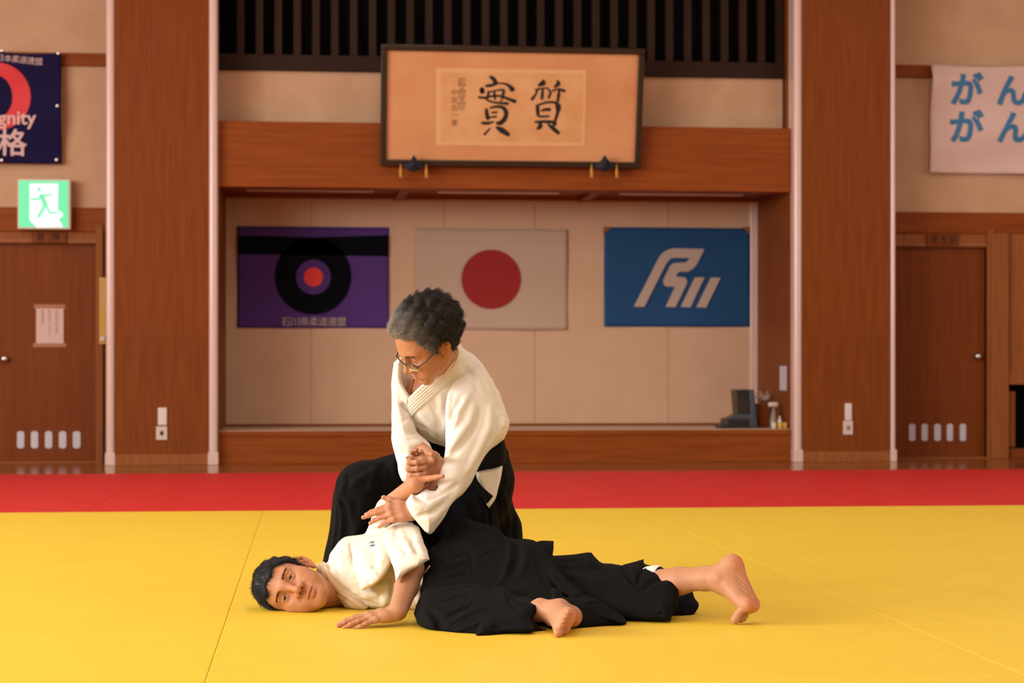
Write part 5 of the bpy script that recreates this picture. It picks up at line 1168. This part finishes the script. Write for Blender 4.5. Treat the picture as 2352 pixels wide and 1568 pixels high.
# right arm holding the hand
WR2 = atD(1006, 1068, 5.93); mb_.chain([atD(930, 885, 6.24), atD(926, 1000, 6.12), WR2], [.03, .026, .026], .012)
tipsB = hand(mb_, WR2, cv(-.86, -.16, .30), cv(-.42, .12, -.9), True, .92, curl=((1.15, 1.3, .6), (1.15, 1.35, .6), (1.15, 1.35, .6), (1.1, 1.3, .6)), spread=(.06, .02, -.03, -.08), thumb=((.42, .10, -.95), (.45, .55)))
# legs (inside the hakama)
mb_.chain([atD(1080, 1090, 6.38), atD(830, 1115, 6.2), atD(775, 1330, 6.32)], [.06, .04, .035], .02); mb_.chain([atD(1110, 1090, 6.38), atD(1040, 1330, 6.28), atD(1150, 1350, 6.46)], [.06, .04, .035], .02)
SK2 = (.50, .25, .145)
spots = [(MF(-.046, .068, -.03), .035, (1.05, .88, .82), .35), (MF(-.06, .045, -.005), .004, (.78, .62, .58), .7), (MF(-.052, .062, -.02), .005, (.8, .64, .6), .6), (MF(-.062, .05, -.034), .005, (.8, .64, .6), .6), (WL2 + cv(-1, -.1, .05) * .15, .05, (1.06, .86, .8), .5)]
man, MV, MQ = mesh_obj('person', mb_, .0020 * HS, M['skin2'], None, skin_tone(MF, SK2, spots), floor=.0004)
tag(man, 'older man with grey hair and glasses kneeling in white jacket and black hakama', 'person')
eyes('eye', MF, man, MF.R @ np.array([0, .9, -.45]), True)
nails('fingernail', tipsA, .82, man, M['nail'])
# hair: thick, combed back, grey at the front and temples
hc2 = hair_cap(MF, [(-.12, -.078), (-.085, -.082), (-.05, -.074), (-.034, -.058), (-.024, -.01), (-.012, .026), (.018, .026), (.026, .002), (.034, .010), (.043, .036), (.052, .060), (.066, .081), (.080, .089), (.14, .095)], (.018, .024, .027), .0036, 2)
def hair_col(P):
    L = MF.inv(P); g = np.clip((L[:, 1] - .005) / .075, 0, 1) * .95 + np.clip((.022 - L[:, 2]) / .05, 0, 1) * .45 * (L[:, 1] > -.005); g = np.clip(g + .03, 0, 1)[:, None]
    return np.array([.011, .009, .008]) * (1 - g) + np.array([.24, .205, .175]) * g
hr2, HV, HQ = mesh_obj('hair', hc2, .0025 * HS, M['hair2'], man, lambda P: hair_col(P) * .6)
HN = vnormals(HV, HQ); rg = np.random.default_rng(8); ii = rg.integers(0, len(HV), 24000); lc = MF.inv(HV[ii])
fl = np.stack([lc[:, 0] * 5 + .25 * np.sin(lc[:, 2] * 90), -.9 + 0 * lc[:, 1], .25 - 9 * np.maximum(0, -lc[:, 1] - .03) - 3.0 * (np.abs(lc[:, 0]) > .06)], 1) @ MF.R.T
cc = hair_col(HV[ii]) * rg.uniform(.45, 1.7, (len(ii), 1))
SV, SQ, SC = strands('hair', HV[ii], HN[ii], fl, np.where(lc[:, 2] > .02, (.026), .018), .00042, M['hair2'], man, 4, .42, 1.1, cc, 5); raw_mesh('hair_strands', SV, SQ, M['hair2'], hr2, SC)
brows(MF, man, M['hair2'], 12, .005, 150, (.085, .062, .045))
# glasses
M['rim'] = mat('dark_rim', (.02, .012, .008), .3, .5); M['gold'] = mat('gold_metal', (.65, .45, .25), .3, metal=1); M['lens'] = mat('spectacle_lens', (.95, .93, .88), .02, .5, trans=.96)
gl = D.objects.new('eyeglasses', None); COL.objects.link(gl); gl.parent = man; gl.location = tuple(MF(0, .11, -.012) - np.array(man.location))
gz, gy = -.014, .1065
def rim_pts(q, n=40, k=1.): 
    out = []
    for i in range(n):
        a = 2 * math.pi * i / n; e = 2.8; c, s_ = math.cos(a), math.sin(a); x = .0255 * math.copysign(abs(c) ** (2 / e), c) * k; z = .0150 * math.copysign(abs(s_) ** (2 / e), s_) * k
        out.append((.0335 * q + x, gy - .30 * max(0, abs(.0335 + x * q) - .02) - .12 * (-z), gz + z))
    return out
fr_ = MB()
for q in (-1, 1):
    R1 = rim_pts(q); fr_.tube([MF(*p) for p in R1], .0011, 8, 0, True)
    up_ = [p for p in R1 if p[2] > gz - .002]; up_ = sorted(up_, key=lambda p: p[0]); fr_.tube([MF(*p) for p in up_], .0017, 8, 1)
    fr_.tube([MF(.059 * q, gy - .012, gz + .005), MF(.066 * q, gy - .022, gz + .007), MF(.0745 * q, .07, gz + .010), MF(.079 * q, .01, gz + .022), MF(.080 * q, -.012, gz + .024), MF(.079 * q, -.026, gz + .010)], [.002, .0022, .0017, .0015, .0017, .0018], 8, 1)
    fr_.tube([MF(.009 * q, gy, gz + .004), MF(.010 * q, gy - .008, gz - .003), MF(.0095 * q, gy - .010, gz - .006)], [.0009, .001, .0022], 8)
fr_.tube([MF(-.009, gy, gz + .006), MF(0, gy + .0045, gz + .008), MF(.009, gy, gz + .006)], .0015, 8, 1)
fr_.build('spectacle_frame', [M['gold'], M['rim']], gl)
for q in (-1, 1):
    R1 = rim_pts(q, 40, .97); mbx = MB(); c = MF(.0335 * q, gy - .002, gz); V = [MF(*p) for p in R1]; V2 = [v - MF.R @ np.array([0, .0015, 0]) for v in V]; n = len(V)
    mbx.add(V + V2, [tuple(range(n)), tuple(range(2 * n - 1, n - 1, -1))] + [(i, (i + 1) % n, n + (i + 1) % n, n + i) for i in range(n)]); mbx.build('lens', M['lens'], gl)
# ---- jacket
mj = Ops()
pillow(mj, [(1043, 776), (1060, 795), (1090, 818), (1115, 845), (1135, 880), (1150, 915), (1163, 945), (1169, 970), (1166, 990), (1157, 1010, 1), (1120, 1034), (1060, 1034), (1024, 1027), (985, 1013, 1), (960, 1000), (925, 960), (905, 920), (900, 885), (902, 850), (908, 828), (930, 818), (965, 830), (1000, 815), (1030, 785)],
       [(1043, 790, 6.14), (1150, 960, 6.24), (905, 880, 6.20), (985, 1005, 6.16), (1100, 1020, 6.26), (1000, 900, 6.13)], .085, .10, .01, hb=.16)
mj_body = Ops(); mj_body.ops = list(mj.ops)
pillow(mj, [(915, 838), (916, 865), (921, 885), (939, 912, 1), (960, 897), (990, 876), (1010, 855), (1026, 828), (1035, 800), (1000, 790), (940, 800)], [(930, 850, 6.05), (1020, 820, 6.02), (945, 905, 6.04)], .02, .13, .004, 's')
pillow(mj, [(906, 838), (901, 862), (899, 900), (899, 960), (899, 1010), (904, 1035), (911, 1058), (916, 1085), (924, 1104, 1), (934, 1110), (946, 1108), (955, 1085), (964, 1052), (976, 1034), (994, 1032, 1), (985, 1016), (970, 1002), (958, 990), (950, 970), (944, 955), (934, 938), (925, 915), (918, 890), (914, 862)],
       [(910, 850, 6.19), (905, 1000, 6.08), (950, 1080, 6.02), (985, 1030, 6.06)], .05, .062, .006, hb=.09)
pillow(mj, [(1030, 900), (1060, 862), (1095, 838), (1122, 860), (1145, 900), (1161, 940), (1168, 971), (1159, 997), (1141, 1018), (1118, 1042), (1100, 1073), (1085, 1104), (1064, 1134), (1039, 1155), (1021, 1188), (994, 1221), (985, 1226, 1), (975, 1218), (955, 1196), (939, 1173), (931, 1151, 1), (945, 1134), (957, 1136), (975, 1122), (1001, 1114), (1012, 1068), (1021, 1042), (1023, 1000), (1022, 950)],
       [(1100, 860, 6.10), (1040, 920, 6.05), (1150, 980, 6.12), (1080, 1060, 5.93), (960, 1180, 5.88), (1000, 1130, 5.89)], .055, .072, .006, hb=.09)
mj.cone(atD(925, 1180, 5.87), atD(1000, 1140, 5.89), .040, .034, .003, 's')
mj.cone(atD(968, 1104, 6.0), atD(946, 1062, 6.04), .030, .022, .003, 's')
S_ = mj.pstroke
for l, w, a in (([(1027, 900), (1021, 935), (1023, 975), (1024, 1022)], .006, -.013), ([(1034, 905), (1030, 935), (1030, 965)], .007, .008), ([(1078, 905), (1052, 945), (1036, 985)], .009, .009), ([(1060, 915), (1042, 945), (1034, 968)], .008, -.011), ([(1087, 928), (1077, 971), (1052, 1004), (1026, 1042)], .010, .010), ([(1100, 940), (1084, 984), (1059, 1022), (1035, 1050)], .009, -.012),
                ([(1126, 935), (1121, 984), (1098, 1035), (1072, 1083)], .010, .010), ([(1142, 955), (1138, 984), (1123, 1017)], .008, -.011), ([(1158, 960), (1152, 985)], .008, .007), ([(1030, 990), (1040, 970), (1050, 950)], .006, -.006), ([(952, 1140), (976, 1150), (1001, 1144), (1052, 1112)], .006, -.008), ([(945, 1158), (980, 1165), (1020, 1140)], .010, .007), ([(990, 1200), (1020, 1165), (1060, 1120)], .012, .006), ([(960, 1185), (985, 1180), (1015, 1160)], .007, -.005),
                ([(1098, 822), (1110, 860), (1128, 900)], .010, .006), ([(1062, 840), (1085, 862), (1100, 900)], .010, -.006), ([(1135, 900), (1140, 925), (1145, 950)], .007, -.007),
                ([(922, 926), (934, 942), (945, 955)], .006, -.012), ([(905, 870), (910, 900), (925, 930), (938, 955)], .009, .008), ([(903, 985), (925, 996), (956, 991)], .008, -.008), ([(905, 965), (925, 978), (948, 972)], .010, .007), ([(915, 1010), (940, 1020), (970, 1015)], .010, .007), ([(912, 1040), (930, 1060), (935, 1090)], .008, -.006), ([(920, 1040), (945, 1045), (960, 1040)], .008, -.005),
                ([(960, 945), (985, 975), (1000, 1005)], .010, .007), ([(990, 920), (1005, 950), (1012, 990)], .009, -.007), ([(958, 975), (980, 985), (1010, 1010)], .006, -.006), ([(1010, 905), (1012, 930), (1008, 960)], .008, .006)):
    S_(l, w, a * FOLD * 1.5)
crumple(mj, .0026, 17, 2.)
mja, JV, JQ = mesh_obj('jacket', mj, .0028 * HS, M['gi'], man)
cl = ribbon([(1034, 777), (1031, 802), (1016, 834), (998, 862), (970, 883), (939, 912)], [(1054, 786), (1060, 806), (1058, 830), (1047, 852), (1022, 883), (993, 910), (962, 938), (945, 958)], mj_body, -.006, .012, 6, .0022, M['gi'], 'collar', mja, 70, 48, .004)
ribbon([(918, 838), (917, 864), (921, 882), (939, 911)], [(907, 832), (908, 866), (912, 893), (924, 914), (936, 928)], mj_body, -.006, .010, 3, .0018, M['gi'], 'collar', mja, 50, 24, .003)
mc = MB().tube([atD(954, 862, 5.98), atD(949, 880, 6.0), atD(945, 895, 6.015), atD(946, 906, 6.02)], .0012, 8); mc.build('neck_cord', M['obi'], man)
# ---- belt, hakama
mh = Ops()
pillow(mh, [(985, 1008), (1024, 1022), (1100, 1040), (1159, 1030), (1166, 1055), (1169, 1090), (1170, 1124), (1179, 1160), (1192, 1190), (1200, 1221), (1203, 1260), (1205, 1310), (1200, 1385, 1), (1000, 1385), (733, 1372, 1), (735, 1320), (740, 1293), (748, 1257), (756, 1213), (761, 1162), (766, 1129), (774, 1111), (789, 1088), (804, 1076), (827, 1067), (863, 1060), (899, 1050), (940, 1030)],
       [(800, 1090, 6.24), (745, 1290, 6.36), (1160, 1030, 6.36), (1195, 1235, 6.44), (1000, 1200, 6.42), (1000, 1060, 6.34)], .10, .10, .02, hb=.16)
mh.cone(atD(1000, 1105, 6.32), atD(832, 1122, 6.17), .10, .075, .05); mh.cone(atD(832, 1124, 6.17), atD(785, 1310, 6.24), .072, .05, .05)
mh.cone(atD(1110, 1110, 6.32), atD(1060, 1290, 6.24), .10, .08, .06)
S_ = mh.pstroke
for l, w, a in (([(792, 1088), (792, 1110), (782, 1140), (778, 1160)], .008, .010), ([(778, 1130), (800, 1150), (815, 1195), (822, 1225)], .010, .012), ([(770, 1150), (775, 1200), (768, 1250), (760, 1290)], .008, -.012), ([(790, 1160), (795, 1210), (790, 1260)], .012, -.010), ([(830, 1160), (825, 1200), (815, 1250)], .012, .010), ([(850, 1085), (830, 1100), (805, 1115)], .012, .008), ([(880, 1065), (872, 1100), (880, 1130)], .008, -.012), ([(860, 1075), (852, 1105), (850, 1130)], .010, .008), ([(900, 1060), (905, 1085), (915, 1110)], .008, .008), ([(840, 1135), (870, 1150), (900, 1150)], .012, -.008),
                ([(1120, 1160), (1125, 1200), (1118, 1240)], .004, -.008), ([(1150, 1120), (1160, 1160), (1172, 1210)], .010, .010), ([(1140, 1150), (1150, 1190), (1155, 1230)], .008, -.010), ([(1060, 1150), (1075, 1190), (1080, 1230)], .012, .010), ([(1020, 1190), (1030, 1215), (1035, 1240)], .010, .010), ([(1000, 1230), (1010, 1250)], .008, -.008), ([(1095, 1120), (1105, 1160), (1115, 1200)], .010, .008), ([(1182, 1180), (1180, 1215), (1182, 1250)], .008, -.008), ([(1165, 1090), (1158, 1120), (1148, 1150)], .006, .008)):
    S_(l, w, a * FOLD * 1.5)
crumple(mh, .0035, 11, 6.)
mesh_obj('hakama', mh, .0035 * HS, M['hak'], man, floor=.0008)
mo = Ops()
pillow(mo, [(1100, 1048), (1122, 1030), (1141, 1017), (1157, 1003, 1), (1162, 1030), (1160, 1062), (1135, 1073), (1098, 1083), (1085, 1075)], [(1110, 1045, 6.25), (1155, 1030, 6.29), (1110, 1080, 6.24)], .02, .05, .008)
for k in range(4): mo.pstroke([(1100, 1054 + k * 8), (1130, 1042 + k * 8), (1158, 1024 + k * 9)], .0025, -.003)
mesh_obj('belt', mo, .0026 * HS, M['obi'], man)
mg = Ops(); pillow(mg, [(1094, 1084), (1130, 1075), (1155, 1068, 1), (1152, 1099), (1145, 1125), (1138, 1146), (1123, 1167, 1), (1114, 1152), (1104, 1120)], [(1120, 1090, 6.24), (1152, 1075, 6.27), (1123, 1160, 6.22)], .015, .035, .006)
mesh_obj('jacket_skirt', mg, .003 * HS, M['gi'], mja)
ribbon([(1088, 1092, 6.19), (1112, 1122, 6.18), (1133, 1139, 6.18)], [(1076, 1100, 6.19), (1098, 1132, 6.18), (1118, 1157, 6.18)], None, 0, .004, 0, 0, M['obi'], 'belt_end', man, 20, 6, .001)
KL, KC = .62, .62
# ================================================================ light
vs.exposure = -.10
def area(name, loc, rot, sx, sy, power, col, spread=180):
    l = D.lights.new(name, 'AREA'); l.shape = 'RECTANGLE'; l.size = sx; l.size_y = sy; l.energy = power; l.color = col; l.spread = math.radians(spread)
    o = D.objects.new(name, l); COL.objects.link(o); o.location = loc; o.rotation_euler = rot; return o
for i, (a, b, z0, z1) in enumerate(LH):
    area('window_light', (XL - .2, (a + b) / 2, (z0 + z1) / 2), (0, -math.pi / 2, 0), z1 - z0, b - a, (960 if i < 4 else 420) * KL, (1, .985, .96))
    area('window_light', (XR + .2, (a + b) / 2, (z0 + z1) / 2), (0, math.pi / 2, 0), z1 - z0, b - a, 150 * KL, (1, .97, .93))  # added fill from the right, set in made-up windows
for x in (-4.5, 0, 4.5):
    for y in (-2.5, 3, 8, 12.3): area('ceiling_lamp', (x + 1, y, TOPZ - .1), (0, 0, 0), .5, 2.4, 72 * KC, (1, .955, .89))
w = D.worlds.new('world'); bpy.context.scene.world = w; w.use_nodes = True
w.node_tree.nodes['Background'].inputs[0].default_value = (1, .93, .85, 1); w.node_tree.nodes['Background'].inputs[1].default_value = .08
